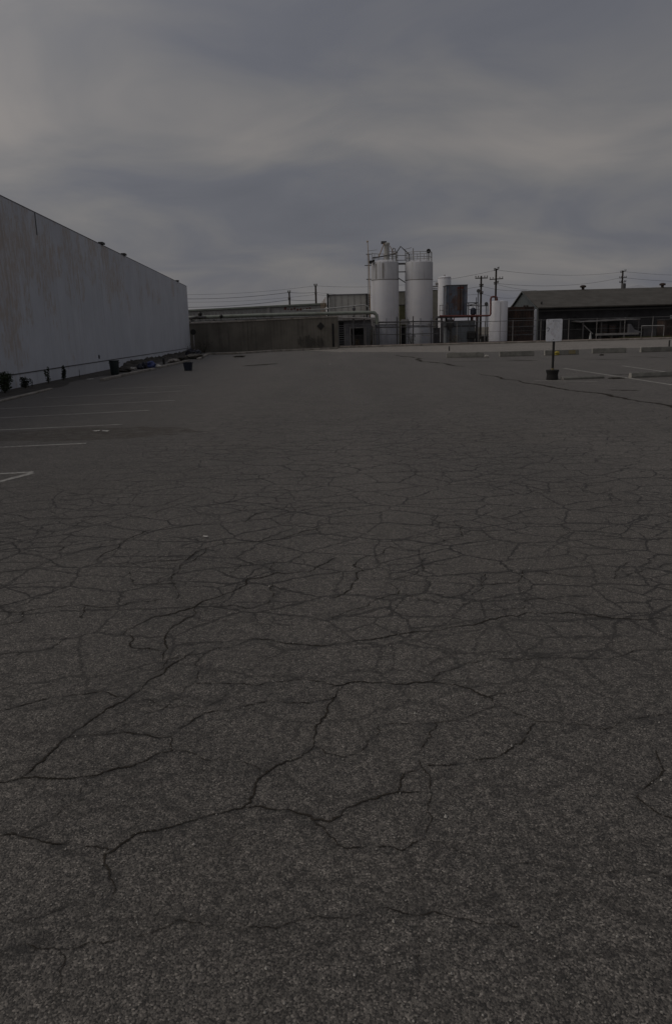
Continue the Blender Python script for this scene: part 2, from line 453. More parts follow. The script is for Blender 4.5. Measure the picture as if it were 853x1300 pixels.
M['can'] = surf('dark_green_plastic', (0.020, 0.030, 0.029), (0.014, 0.021, 0.021), 0.5, 4.0)
M['bin_blue'] = surf('navy_plastic', (0.022, 0.028, 0.045), (0.016, 0.02, 0.034), 0.5, 4.0)
M['blue_bag'] = surf('blue_plastic_sheet', (0.045, 0.065, 0.19), (0.028, 0.042, 0.13), 0.45, 6.0)
M['dark_bag'] = surf('dark_navy_bag', (0.018, 0.020, 0.035), (0.012, 0.013, 0.02), 0.4, 6.0)
M['paper'] = surf('waste_paper', (0.62, 0.60, 0.55), (0.5, 0.48, 0.43), 0.8, 9.0)
M['sign_white'] = surf('scuffed_white_sign', (0.75, 0.76, 0.79), (0.64, 0.65, 0.68), 0.45, 6.0, dirt=(0.40, 0.36, 0.34), dirt_amt=0.35, bump=0.05)
M['ink'] = surf('faded_black_ink', (0.10, 0.10, 0.11), (0.16, 0.16, 0.17), 0.7, 20.0)
M['ink_pink'] = surf('faded_red_ink', (0.50, 0.40, 0.42), (0.56, 0.48, 0.5), 0.7, 20.0)
M['ink_faint'] = surf('worn_grey_ink', (0.40, 0.41, 0.43), (0.46, 0.47, 0.49), 0.7, 20.0)
M['yellow'] = surf('yellow_rag', (0.34, 0.28, 0.05), (0.22, 0.17, 0.03), 0.8, 9.0)
M['yellow_worn'] = surf('worn_yellow_paint', (0.15, 0.12, 0.05), (0.19, 0.165, 0.11), 0.85, 9.0)
M['leaf'] = surf('leaf_green', (0.036, 0.052, 0.020), (0.022, 0.032, 0.013), 0.6, 9.0)
M['leaf_dark'] = surf('leaf_dark', (0.018, 0.024, 0.012), (0.012, 0.016, 0.009), 0.6, 9.0)
M['leaf_dry'] = surf('leaf_dry', (0.10, 0.075, 0.035), (0.07, 0.05, 0.025), 0.8, 9.0)
M['stem'] = surf('stem_brown', (0.06, 0.045, 0.03), (0.04, 0.03, 0.02), 0.9, 9.0)
M['grass'] = surf('verge_grass', (0.065, 0.075, 0.025), (0.10, 0.09, 0.04), 0.9, 3.0)
M['hills'] = surf('far_hills', (0.36, 0.365, 0.39), (0.33, 0.335, 0.36), 1.0, 0.002, bump=0.0)  # pale blue grey: distance haze put into the base colour
M['white_pipe'] = surf('white_pipe', (0.36, 0.36, 0.35), (0.28, 0.28, 0.27), 0.6, 3.0)
M['graffiti'] = surf('black_spray_paint', (0.060, 0.056, 0.050), (0.090, 0.083, 0.070), 0.85, 3.0, dirt=(0.12, 0.11, 0.09), dirt_amt=0.6)
M['lamp_glass'] = surf('lamp_front', (0.10, 0.10, 0.10), (0.07, 0.07, 0.07), 0.3)
M['stain'] = surf('oil_stained_asphalt', (0.072, 0.055, 0.036), (0.085, 0.066, 0.045), 0.9, 3.0)


def line_paint():
    m = bpy.data.materials.new('worn_line_paint')
    m.use_nodes = True
    t = NT(m.node_tree)
    pos = t.n('ShaderNodeNewGeometry').outputs['Position']
    wear = t.smooth(t.noise(pos, 22.0, 6, 0.7), 0.40, 0.58)
    wear2 = t.smooth(t.noise(pos, 1.1, 4, 0.6), 0.35, 0.65, 0.55, 1.0)
    c = t.mix(t.math('MULTIPLY', wear, wear2), (0.42, 0.405, 0.37), (0.15, 0.142, 0.126))
    b = t.n('ShaderNodeBsdfPrincipled', inp={'Base Color': c, 'Roughness': 0.9, 'Specular IOR Level': 0.3})
    t.n('ShaderNodeOutputMaterial', inp={0: b.outputs[0]})
    return m


M['line'] = line_paint()

# ------------------------------------------------------------------ ground
g = MB()
g.add([(-9000, -9000, -0.06), (9000, -9000, -0.06), (9000, 9000, -0.06), (-9000, 9000, -0.06)], [(0, 1, 2, 3)])
struct(g.build('ground', M['ground'], origin=(0, 0, -0.06)))

# cracks seen near the camera, laid out on the ground plane
CR = [
 [(0, 903), (35, 894), (76, 884), (131, 878), (164, 886)],
 [(247, 826), (217, 845), (191, 863), (181, 874), (164, 886), (136, 900), (93, 931), (70, 951), (38, 981), (0, 994)],
 [(247, 868), (212, 898), (166, 918), (136, 933), (81, 938)],
 [(166, 886), (191, 889), (212, 898), (262, 899), (282, 888), (297, 873)],
 [(247, 868), (282, 868), (343, 866), (383, 863), (423, 870), (450, 866)],
 [(136, 933), (176, 932), (217, 936), (262, 905), (297, 903), (343, 890), (393, 893), (428, 883)],
 [(-30, 1000), (0, 994), (30, 987), (81, 989), (126, 984), (151, 975), (186, 966), (219, 953), (217, 936)],
 [(219, 953), (247, 957), (267, 966), (307, 968), (328, 986)],
 [(440, 868), (428, 878), (413, 910), (401, 928), (398, 948), (383, 961), (348, 975), (328, 989), (323, 1009), (307, 1027), (272, 1034), (237, 1044), (171, 1060), (151, 1075), (134, 1085), (132, 1098), (139, 1115), (144, 1136), (139, 1153)],
 [(307, 1027), (353, 1029), (398, 1041), (420, 1043), (435, 1029), (466, 1017), (504, 1006), (547, 1007)],
 [(547, 1007), (542, 1030), (538, 1063)],
 [(398, 1041), (418, 1062), (440, 1078), (475, 1076), (511, 1080), (534, 1066)],
 [(-30, 1064), (0, 1062), (30, 1059), (66, 1042), (108, 1014), (106, 991), (126, 984)],
 [(0, 1062), (50, 1067), (91, 1069), (126, 1077), (140, 1080)],
 [(420, 873), (450, 866), (496, 868), (542, 866), (582, 871), (608, 881), (631, 896)],
 [(542, 866), (557, 854), (593, 842), (633, 836), (669, 838), (725, 836), (775, 836), (816, 825), (870, 818)],
 [(631, 896), (613, 903), (587, 913), (557, 918), (511, 919), (481, 921), (466, 946), (435, 962), (398, 948)],
 [(608, 886), (631, 882), (669, 876)],
 [(631, 896), (679, 916), (719, 920), (765, 926), (806, 913), (860, 906)],
 [(679, 918), (664, 941), (631, 962), (598, 967), (537, 973), (511, 984), (504, 1006)],
 [(552, 918), (542, 941), (534, 972), (547, 988), (547, 1007)],
 [(834, 951), (839, 982), (811, 1007), (830, 1030), (860, 1040)],
 [(481, 1152), (501, 1156), (542, 1161), (587, 1167), (659, 1177)],
 [(527, 1182), (527, 1217), (534, 1243)],
 [(643, 1108), (689, 1098), (745, 1105), (801, 1106), (860, 1116)],
 [(534, 1066), (567, 1075), (608, 1085)],
 [(0, 1212), (30, 1199), (76, 1206), (78, 1231), (68, 1267)],
 [(0, 1168), (50, 1166), (91, 1148), (139, 1153)],
 [(76, 1206), (141, 1196), (176, 1189), (227, 1168), (300, 1172), (400, 1165), (481, 1152)],
 # middle distance, left
 [(-20, 730), (0, 728), (38, 723), (55, 716), (78, 707), (101, 701), (126, 696), (150, 684), (164, 684)],
 [(126, 713), (151, 695), (161, 685), (186, 674), (222, 670), (252, 666), (282, 663)],
 [(76, 701), (76, 690), (91, 678)],
 [(126, 716), (176, 715), (212, 712), (237, 711), (262, 696), (282, 691), (328, 688), (353, 679), (373, 670)],
 [(157, 806), (174, 794), (191, 785), (222, 779), (247, 771), (282, 756), (312, 743), (315, 735), (353, 727), (393, 726), (428, 708)],
 [(0, 776), (30, 777), (60, 771), (111, 769), (151, 770), (166, 765), (207, 761)],
 [(30, 777), (25, 791), (0, 794)],
 [(247, 771), (262, 771), (302, 769), (323, 772), (343, 764), (348, 741)],
 [(197, 854), (212, 839), (272, 824), (307, 817), (323, 810)],
 [(272, 824), (252, 839), (247, 868)],
 [(207, 839), (209, 811), (222, 794), (247, 781), (247, 771)],
 [(209, 827), (166, 822), (164, 806)],
 [(166, 726), (171, 743), (222, 741), (227, 726), (242, 713), (262, 696)],
 [(224, 741), (224, 761)],
 [(290, 728), (307, 716), (333, 711), (348, 713), (343, 721), (353, 727)],
 [(0, 831), (35, 828), (66, 824), (88, 809)],
 [(328, 688), (353, 685), (383, 675), (428, 670)],
 [(323, 810), (363, 817), (428, 819)],
 [(0, 665), (60, 659), (126, 655), (166, 658), (222, 643), (262, 630)],
 [(126, 655), (91, 670), (0, 683)],
 [(312, 663), (323, 653), (353, 645), (428, 643)],
 [(106, 786), (106, 774), (111, 769)],
 # middle distance, right
 [(420, 759), (445, 749), (450, 739)],
 [(420, 785), (440, 777), (471, 765), (506, 754), (496, 739), (506, 734)],
 [(420, 818), (455, 813), (491, 809), (532, 802), (587, 795), (613, 790), (638, 783), (669, 778), (725, 778), (775, 785), (860, 782)],
 [(506, 754), (547, 762), (587, 770), (603, 774), (664, 773), (664, 765), (684, 760), (745, 757)],
 [(610, 742), (615, 729), (613, 747), (567, 760)],
 [(613, 742), (658, 739), (664, 724), (704, 729), (740, 732)],
 [(455, 711), (486, 704), (496, 694), (532, 699), (539, 694), (587, 681), (587, 668), (547, 663)],
 [(506, 734), (530, 728), (535, 716), (532, 699)],
 [(455, 711), (450, 739)],
 [(780, 735), (785, 721), (800, 714)],
 [(740, 732), (780, 735), (830, 722), (860, 716)],
]


def gp(p):
    q = G(*p)
    return np.array((q.x, q.y))


def fractal(pts, it=6, amp=0.085):
    pts = [np.array(p) for p in pts]
    for k in range(it):
        out = [pts[0]]
        for a, b in zip(pts[:-1], pts[1:]):
            d = b - a
            L = np.linalg.norm(d)
            if L < 0.008:
                out += [b]
                continue
            nrm = np.array((-d[1], d[0]))
            out += [(a + b) / 2 + nrm * rng.normal(0, amp), b]
        pts = out
    return pts


def strip(mb, pts, wfun, z):
    pts = [np.array(p) for p in pts]
    n = len(pts)
    vs = []
    for i, p in enumerate(pts):
        d = pts[min(i + 1, n - 1)] - pts[max(i - 1, 0)]
        d = d / (np.linalg.norm(d) + 1e-9)
        nr = np.array((-d[1], d[0]))
        ww = wfun(i / (n - 1))
        a, b = ww * rng.uniform(0.3, 1.5) / 2, ww * rng.uniform(0.3, 1.5) / 2
        vs += [(*(p + nr * a), z), (*(p - nr * b), z)]
    mb.add(vs, [(2 * i, 2 * i + 1, 2 * i + 3, 2 * i + 2) for i in range(n - 1)])


segs = []
ck = MB()
for ci, c in enumerate(CR):
    pts = fractal([gp(p) for p in c])
    dist = np.mean([p[1] for p in pts])
    base = (0.0085 if dist < 3.4 else 0.012) * rng.choice((0.35, 0.45, 0.6, 0.75))
    if ci in (1, 6, 8, 9, 14, 33):
        base = 0.0085 if dist < 3.4 else 0.011
    if ci >= 22 and ci <= 28:
        base *= 0.6
    ph = rng.uniform(0, 6)
    parts_ = [pts]
    if base < 0.0075 and len(pts) > 40:                # minor cracks fade out and start again
        parts_, i0 = [], 0
        while i0 < len(pts) - 6:
            n_ = int(rng.integers(18, 70))
            parts_.append(pts[i0:i0 + n_])
            i0 += n_ + int(rng.integers(1, 9))
    for pp_ in parts_:
      if len(pp_) > 3:
        strip(ck, pp_, lambda u: base * (0.35 + 0.65 * abs(math.sin(ph + u * 9))) * min(1, 0.25 + 6 * min(u, 1 - u)), 0.003)
    a = np.array(pts)
    segs.append(np.stack([a[:-1:2], a[1::2][:len(a[:-1:2])]], 1))
struct(ck.build('pavement_cracks', M['crack']))
segs = np.concatenate(segs)

xs = np.concatenate([np.linspace(-70, -5.2, 24), np.arange(-5, 5.001, 0.028), np.linspace(5.2, 90, 24)])
ys = np.concatenate([np.linspace(-30, 1.2, 8), np.arange(1.3, 8.6, 0.028), np.linspace(8.8, 50, 26), np.linspace(52, 90, 6)])
XX, YY = np.meshgrid(xs, ys)
V = np.stack([XX.ravel(), YY.ravel(), np.zeros(XX.size)], 1)
D = np.full(len(V), 0.5)
inner = np.where((abs(V[:, 0]) < 5.1) & (V[:, 1] > 1.25) & (V[:, 1] < 8.7))[0]
pa, pb = segs[:, 0], segs[:, 1]
best = np.full(len(inner), 0.5)
pts = V[inner, :2]
for a, b in zip(pa, pb):                       # distance to the nearest crack, only where it can matter
    mid, half = (a + b) / 2, np.linalg.norm(b - a) / 2 + 0.12
    near = np.where((abs(pts[:, 0] - mid[0]) < half) & (abs(pts[:, 1] - mid[1]) < half))[0]
    if len(near) == 0:
        continue
    ab = b - a
    q = pts[near] - a
    u = np.clip(q @ ab / (ab @ ab + 1e-12), 0, 1)
    dd = np.linalg.norm(q - u[:, None] * ab, axis=1)
    best[near] = np.minimum(best[near], dd)
D[inner] = best
me = bpy.data.meshes.new('parking_lot')
nx, ny = len(xs), len(ys)
ii = (np.arange(ny - 1)[:, None] * nx + np.arange(nx - 1)[None, :]).ravel()
me.from_pydata(V.tolist(), [], np.stack([ii, ii + 1, ii + nx + 1, ii + nx], 1).tolist())
me.attributes.new('crack_distance', 'FLOAT', 'POINT').data.foreach_set('value', D.astype(np.float32))
me.materials.append(M['lot'])
lot = bpy.data.objects.new('parking_lot', me)
col.objects.link(lot)
struct(lot)

# seams between the driveway and the parking bays on the right
for seg, wd in (([(500, 450), (530, 456.5), (560, 461), (590, 466)], 0.16), ([(606, 474), (630, 478), (660, 484), (700, 491.5), (730, 496.5), (775, 503), (815, 510), (853, 516.5), (900, 525)], 0.085)):
    s_ = MB()
    pts = fractal([gp(p) for p in seg], 5, 0.05)
    strip(s_, pts, lambda u: wd * 1.5 * (0.45 + 0.55 * abs(math.sin(u * 13))) * min(1, 0.2 + 5 * min(u, 1 - u)), 0.004)
    struct(s_.build('pavement_seam', M['crack']))
# rough dark lines across the bays
for seg in ([(735, 455.5), (765, 456.5), (800, 457)], [(795, 452.5), (853, 454.5)], [(640, 457), (680, 458), (560, 459.5)], [(770, 495), (812, 496)], [(775, 476), (800, 475.5)]):
    s_ = MB()
    strip(s_, fractal([gp(p) for p in seg], 5, 0.04), lambda u: 0.22 * (0.3 + 0.7 * abs(math.sin(u * 9))) * min(1, 0.1 + 4 * min(u, 1 - u)), 0.004)
    struct(s_.build('pavement_seam', M['crack']))

s_ = MB()
strip(s_, fractal([gp(p) for p in [(308, 465), (330, 463.3), (352, 461.5)]], 5, 0.03), lambda u: 0.75 * min(1, 0.1 + 3 * min(u, 1 - u)), 0.004)
struct(s_.build('pavement_seam', M['crack']))

# far street and its kerb
YF = 76.5                                      # fence line
st = MB()
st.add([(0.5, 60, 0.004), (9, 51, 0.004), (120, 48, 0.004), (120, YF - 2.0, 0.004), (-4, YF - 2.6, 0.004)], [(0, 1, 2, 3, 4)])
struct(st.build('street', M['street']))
kb = MB()
kb.box(0.8, 130, YF - 2.0, YF - 1.7, 0.0, 0.15)
struct(kb.build('kerb', M['kerb'], bevel=0.02))
rv = MB()
rv.box(0.8, 130, YF - 1.697, YF + 0.5, 0.0, 0.145)
struct(rv.build('pavement', M['kerb_red']))
yd = MB()
yd.add([(-40, YF + 0.5, 0.012), (130, YF + 0.5, 0.012), (130, 170, 0.012), (-40, 170, 0.012)], [(0, 1, 2, 3)])
struct(yd.build('works_yard', M['dirt']))

# painted lines
def painted(p, q, wd=0.1):
    a, b = G(*p), G(*q)
    d = (b - a).normalized()
    s = Vector((-d.y, d.x, 0)) * wd / 2
    m = MB()
    z = Vector((0, 0, 0.004))
    n = 8
    vs, fs = [], []
    for i in range(n + 1):
        c = a + (b - a) * i / n + z
        vs += [c + s * random.uniform(0.8, 1.1), c - s * random.uniform(0.8, 1.1)]
    m.add(vs, [(2 * i, 2 * i + 1, 2 * i + 3, 2 * i + 2) for i in range(n)])
    return struct(m.build('painted_line', M['line']))


for p, q in (((43, 599.5), (-60, 605)), ((42, 600.5), (-60, 628)), ((110, 563), (-260, 580)), ((155, 539), (-260, 558)), ((190, 521), (-160, 539)), ((222, 508.5), (-60, 522)), ((232, 496.5), (60, 505)), ((246, 489), (140, 494)),
             ((715, 467.5), (900, 496)), ((790, 464.5), (900, 480)), ((678, 483.2), (758, 484.6))):
    painted(p, q)

# brown oil stain on the bays
sm = MB()
c0 = G(105, 551)
n = 40
ring = [(c0.x + 1.9 * math.cos(2 * math.pi * k / n) * (1 + 0.25 * math.sin(3.1 * k) * random.random()), c0.y + 0.75 * math.sin(2 * math.pi * k / n) * (1 + 0.3 * random.random()), 0.0035) for k in range(n)]
sm.add(ring, [tuple(range(n))])
M['stain'].node_tree.nodes  # plain mesh patch, soft edged through alpha below
t = M['stain'].node_tree
bs = next(x for x in t.nodes if x.type == 'BSDF_PRINCIPLED')
nt = t.nodes.new('ShaderNodeTexNoise'); nt.inputs['Scale'].default_value = 5.0; nt.inputs['Detail'].default_value = 8.0
gpn = t.nodes.new('ShaderNodeNewGeometry'); t.links.new(gpn.outputs['Position'], nt.inputs['Vector'])
mr = t.nodes.new('ShaderNodeMapRange'); mr.inputs[1].default_value = 0.25; mr.inputs[2].default_value = 0.8; mr.inputs[3].default_value = 0.0; mr.inputs[4].default_value = 0.42
t.links.new(nt.outputs['Fac'], mr.inputs[0]); t.links.new(mr.outputs[0], bs.inputs['Alpha'])
struct(sm.build('oil_stain', M['stain']))

# loose grit lying on the near asphalt
gr_ = MB()
rg = random.Random(77)
for k in range(900):
    y = 1.4 + 5.5 * rg.random() ** 1.6
    x = rg.uniform(-0.62, 0.62) * y
    q = rg.uniform(0.0018, 0.0045) * (1.8 if rg.random() < .05 else 1)
    a_ = rg.uniform(0, 6.28)
    ca_, sa_ = math.cos(a_) * q, math.sin(a_) * q
    e_ = rg.uniform(.6, 1.0)
    gr_.add([(x + ca_, y + sa_, .003), (x - sa_ * e_, y + ca_ * e_, .003), (x - ca_, y - sa_, .003), (x + sa_ * e_, y - ca_ * e_, .003), (x + ca_ * .2, y + sa_ * .3, .003 + q * 1.3)], [(0, 1, 4), (1, 2, 4), (2, 3, 4), (3, 0, 4)])
go_ = gr_.build('loose_grit', M['concrete_pale'])
go_['kind'] = 'stuff'

# far hills
hl = MB()
hy = 4200.0
prof = [(-2500, 40), (-1200, 60), (300, 70), (900, 85), (1250, 120), (1500, 160), (1640, 192), (1720, 207), (1790, 190), (1850, 206), (1990, 220), (2200, 180), (2700, 150), (4200, 90)]
vs, fs = [], []
for x, z in prof:
    vs += [(x, hy, -5), (x, hy + 250, z), (x, hy + 1200, z * 0.6), (x, hy + 1600, -5)]
for i in range(len(prof) - 1):
    for k in range(3):
        fs.append((4 * i + k, 4 * i + 4 + k, 4 * i + 5 + k, 4 * i + 1 + k))
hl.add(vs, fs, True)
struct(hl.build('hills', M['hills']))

# ------------------------------------------------------------------ white warehouse on the left
w0, w1 = G(0, 497), G(243, 448)
wu = (w1 - w0).normalized()
wang = math.atan2(-wu.x, wu.y)                 # rotation of local +Y onto the wall line
LW = (w1 - w0).length
wh = thing('warehouse', 'long white windowless warehouse with peeling paint, far taller than the concrete wall it meets', 'building', (w0.x, w0.y, 0), rotz=wang)
HT = lambda y: 6.21 - 0.0095 * y               # the wall top falls a little towards the far end
y0, y1 = -26.0, LW
m = MB(); m.prism([(y0, 0.0), (y1, 0.0), (y1, HT(y1)), (y0, HT(y0))], -28, 0, 'x'); m.build('wall', M['white_wall'], wh, local=True)
m = MB(); m.box(0.0, 0.035, y0, y1 - 0.002, 0.0, 0.44); m.build('footing', M['white_wall'], wh, bevel=0.008, local=True)
m = MB(); m.box(0.002, 0.05, y0, y1 - 0.003, 0.443, 0.475); m.build('ledge', M['steel'], wh, local=True)
m = MB(); m.prism([(y0, HT(y0)), (y1 + .01, HT(y1)), (y1 + .01, HT(y1) + .025), (y0, HT(y0) + .025)], -0.30, 0.012, 'x'); m.build('parapet_cap', M['block'], wh, local=True)


def on_wall(px, py):
    """local (y,z) of the picture point on the warehouse wall plane"""
    d = ray(px, py)
    nrm = Vector((wu.y, -wu.x, 0))
    tt = (w0 - Vector((0, 0, EYE))).dot(nrm) / d.dot(nrm)
    p = d * tt + Vector((0, 0, EYE))
    return (p - w0).dot(wu), p.z


for px, py in ((130, 314), (158, 326.5), (226, 362)):
    yy, zz = on_wall(px, py)
    m = MB(); m.box(-0.12, 0.10, yy - 0.26, yy + 0.26, HT(yy) + 0.03, HT(yy) + 0.13); m.build('roof_scupper', M['black_paint'], wh, local=True)
yy, zz = on_wall(44.5, 272)
m = MB(); m.box(0.0, 0.012, yy - 0.04, yy + 0.04, HT(yy) - 0.80, HT(yy) - 0.02); m.build('downspout_stain', M['steel'], wh, local=True)
yy, zz = on_wall(126, 453)
m = MB(); m.lathe((0, 0, 0), [(0.10, -0.02), (0.10, 0.02)], 12)
m.v = [Vector((0.012 + p.z * 0.5, yy + p.x, zz + p.y)) for p in m.v]
m.build('vent_hole', M['dark'], wh, local=True)

# dirt strip and broken kerb along the wall
nw = Vector((wu.y, -wu.x, 0))
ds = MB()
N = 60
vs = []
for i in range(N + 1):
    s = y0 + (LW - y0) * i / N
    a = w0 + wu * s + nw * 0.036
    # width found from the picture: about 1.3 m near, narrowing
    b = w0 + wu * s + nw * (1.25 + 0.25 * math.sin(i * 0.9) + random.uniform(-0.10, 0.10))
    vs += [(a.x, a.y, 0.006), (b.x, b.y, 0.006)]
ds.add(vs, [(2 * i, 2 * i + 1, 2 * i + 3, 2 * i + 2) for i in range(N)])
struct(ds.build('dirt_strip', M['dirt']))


def kerbline(pts, wd, ht, name='kerb', mat='kerb'):
    m = MB()
    P_ = [G(*p) for p in pts]
    for a, b in zip(P_[:-1], P_[1:]):
        d = (b - a).normalized()
        s = Vector((-d.y, d.x, 0)) * wd / 2
        q = [a + s, a - s, b - s, b + s]
        m.add([(p.x, p.y, 0.0) for p in q] + [(p.x, p.y, ht) for p in q], [(0, 3, 2, 1), (4, 5, 6, 7), (0, 1, 5, 4), (1, 2, 6, 5), (2, 3, 7, 6), (3, 0, 4, 7)])
    return struct(m.build(name, M[mat], bevel=0.015))


kerbline([(-40, 519), (0, 510.5), (65, 494.5)], 0.14, 0.05)
kerbline([(130, 484), (160, 477), (196, 469.5)], 0.16, 0.10)
kerbline([(203, 467.5), (222, 463), (240, 458.5)], 0.16, 0.10)
kerbline([(252, 457), (263, 451)], 0.2, 0.12)
kerbline([(263, 450.3), (300, 449.8), (345, 446.5), (400, 444.3), (428, 443.2)], 0.35, 0.14)

bmh = MB()
sa, sb = on_wall(152, 470)[0], LW - 0.3
random.seed(31)
N, K_ = 110, 6
vs = []
for i in range(N + 1):
    s = sa + (sb - sa) * i / N
    env = min(1, i / 6, (N - i) / 3)
    for k in range(K_ + 1):
        u = k / K_
        p = w0 + wu * s + nw * (0.04 + 1.0 * u)
        hgt = (0.10 * (1 - u) ** 0.7 + (random.random() ** 2) * 0.22 * (1 - u * 0.8)) * env
        vs.append((p.x, p.y, 0.008 + max(hgt, 0.0) * (0 if k == K_ else 1)))
bmh.add(vs, [(i * (K_ + 1) + k, i * (K_ + 1) + k + 1, (i + 1) * (K_ + 1) + k + 1, (i + 1) * (K_ + 1) + k) for i in range(N) for k in range(K_)])
struct(bmh.build('dirt_bank', M['dirt']))

# ------------------------------------------------------------------ plants and litter along the warehouse
def leaf_cloud(mb, c, rad, n, size):
    for _ in range(n):
        while True:
            q = Vector((random.uniform(-1, 1), random.uniform(-1, 1), random.uniform(-1, 1)))
            if q.length < 1:
                break
        p = Vector(c) + Vector((q.x * rad[0], q.y * rad[1], q.z * rad[2]))
        d = Vector((random.gauss(0, 1), random.gauss(0, 1), random.gauss(0, 0.6))).normalized()
        e = d.cross(Vector((random.gauss(0, 1), random.gauss(0, 1), random.gauss(0, 1)))).normalized()
        L, W_ = size * random.uniform(0.6, 1.3), size * random.uniform(0.25, 0.45)
        mb.add([p - d * L / 2, p + e * W_ / 2, p + d * L / 2, p - e * W_ / 2], [(0, 1, 2, 3)])


def plant(px, py, h, wd, n, label, mat='leaf', size=0.07, name='weed_shrub', stems=3, group=None, Y=None, lean=0.15, cat='plant'):
    base = G(px, py) if Y is None else Vector((P(px, py, Y).x, Y, 0.0))
    th = thing(name, label, cat, base, group)
    sm_, lf = MB(), MB()
    for k in range(stems):
        ang = random.uniform(0, 6.28)
        top = base + Vector((math.cos(ang) * wd * random.uniform(0.1, 0.9), math.sin(ang) * wd * random.uniform(0.1, 0.6), h * random.uniform(0.72, 1.0)))
        mid = (base + top) / 2 + Vector((random.uniform(-lean, lean) * wd, random.uniform(-lean, lean) * wd, h * 0.05))
        sm_.tube([base, mid, top], 0.012 + 0.006 * h, 5, 0.004)
        for q in range(5):
            u = 0.25 + 0.75 * q / 4
            c = base.lerp(mid, u * 2) if u < 0.5 else mid.lerp(top, u * 2 - 1)
            rr = wd * 0.62 * (1.15 - 0.5 * u)
            leaf_cloud(lf, c, (rr, rr, h * 0.13), max(4, n // (stems * 5)), size)
    sm_.build('stem', M['stem'], th)
    lf.build('foliage', M[mat], th)
    return th


plant(7, 499, 0.72, 0.30, 900, 'tall bushy dark weed at the picture edge against the white warehouse', 'leaf', 0.10, stems=5)
plant(33, 493, 0.36, 0.22, 420, 'low wide dark weed clump hugging the warehouse footing', 'leaf_dark', 0.08, stems=6)
plant(41.5, 491.5, 0.22, 0.05, 60, 'tiny dark sprig just beyond the low wide weed clump', 'leaf_dark', 0.05, stems=1)
plant(62.5, 487, 0.55, 0.12, 240, 'slim upright weed with a reddish dry side against the warehouse', 'leaf', 0.075, stems=2)
plant(81, 483, 0.52, 0.14, 340, 'upright dense green weed, rounder than its slim neighbour, by the warehouse', 'leaf_dark', 0.085, stems=2)
plant(101.5, 479, 0.34, 0.03, 26, 'thin leafless twig standing against the warehouse footing', 'stem', 0.04, stems=1, name='bare_twig')
plant(243, 454, 1.1, 0.8, 160, 'dry twiggy bush leaning on the far corner of the white warehouse', 'stem', 0.06, stems=8, lean=0.5, name='dry_bush')

# trash can
b = G(146.5, 475.8)
tcn = thing('trash_can', 'tall dark green plastic trash can standing against the white warehouse', 'trash can', b)
m = MB(); m.lathe(b, [(0.165, 0.0), (0.172, 0.02), (0.196, 0.44), (0.202, 0.60), (0.192, 0.60), (0.16, 0.06)], 28); m.build('body', M['can'], tcn)
m = MB(); m.lathe(b, [(0.202, 0.57), (0.216, 0.575), (0.218, 0.61), (0.203, 0.614)], 28); m.build('rim', M['can'], tcn)
for s in (-1, 1):
    m = MB()
    m.tube([b + Vector((s * 0.20, -0.06, 0.51)), b + Vector((s * 0.235, -0.05, 0.50)), b + Vector((s * 0.235, 0.05, 0.50)), b + Vector((s * 0.20, 0.06, 0.51))], 0.013, 6)
    m.build('handle', M['can'], tcn)
# small blue bin out on the asphalt
b = G(239.5, 470.5)
bn_ = thing('plastic_bin', 'small navy plastic bin standing alone on the asphalt near the warehouse corner', 'bin', b)
m = MB()
tp = lambda z, hw: [(b.x - hw, b.y - hw * .9, z), (b.x + hw, b.y - hw * .9, z), (b.x + hw, b.y + hw * .9, z), (b.x - hw, b.y + hw * .9, z)]
m.add(tp(0.0, .15) + tp(.36, .195) + tp(.36, .175) + tp(.04, .13), [(0, 1, 2, 3)] + [(k, (k + 1) % 4, (k + 1) % 4 + 4, k + 4) for k in range(4)] + [(k + 4, (k + 1) % 4 + 4, (k + 1) % 4 + 8, k + 8) for k in range(4)] + [(k + 8, (k + 1) % 4 + 8, (k + 1) % 4 + 12, k + 12) for k in range(4)] + [(12, 13, 14, 15)])
m.build('body', M['bin_blue'], bn_, bevel=0.012)
m = MB(); m.add(tp(.335, .2) + tp(.375, .205) + tp(.375, .18) + tp(.335, .18), [(k, (k + 1) % 4, (k + 1) % 4 + 4, k + 4) for k in range(4)] + [(k + 4, (k + 1) % 4 + 4, (k + 1) % 4 + 8, k + 8) for k in range(4)] + [(k, (k + 1) % 4, (k + 1) % 4 + 12, k + 12) for k in range(4)])
m.build('rim', M['bin_blue'], bn_)


def lump(px, py, rx, rz, mat, name, label, cat, seed, sink=0.12, group=None, Y=None):
    """crumpled bag or rubble lump: displaced icosphere sitting on the ground"""
    b = G(px, py) if Y is None else Vector((P(px, py, Y).x, Y, 0))
    bm = bmesh.new()
    bmesh.ops.create_icosphere(bm, subdivisions=3, radius=1)
    r2 = random.Random(seed)
    ks = [(Vector((r2.gauss(0, 1), r2.gauss(0, 1), r2.gauss(0, 1))), r2.uniform(0, 6), r2.uniform(1.5, 5)) for _ in range(9)]
    for v in bm.verts:
        d = sum(math.sin(k.dot(v.co) * f + p) for k, p, f in ks) / 9
        v.co *= 1 + 0.75 * d + r2.uniform(-0.07, 0.07)
        v.co.x *= rx; v.co.y *= rx * 0.8; v.co.z *= rz
        v.co.z = max(v.co.z + rz * 0.8, 0.0)
    mb = MB()
    mb.add([v.co + b for v in bm.verts], [tuple(v.index for v in f.verts) for f in bm.faces], False)
    bm.free()
    return tag(mb.build(name, M[mat], origin=b), label, cat, group)


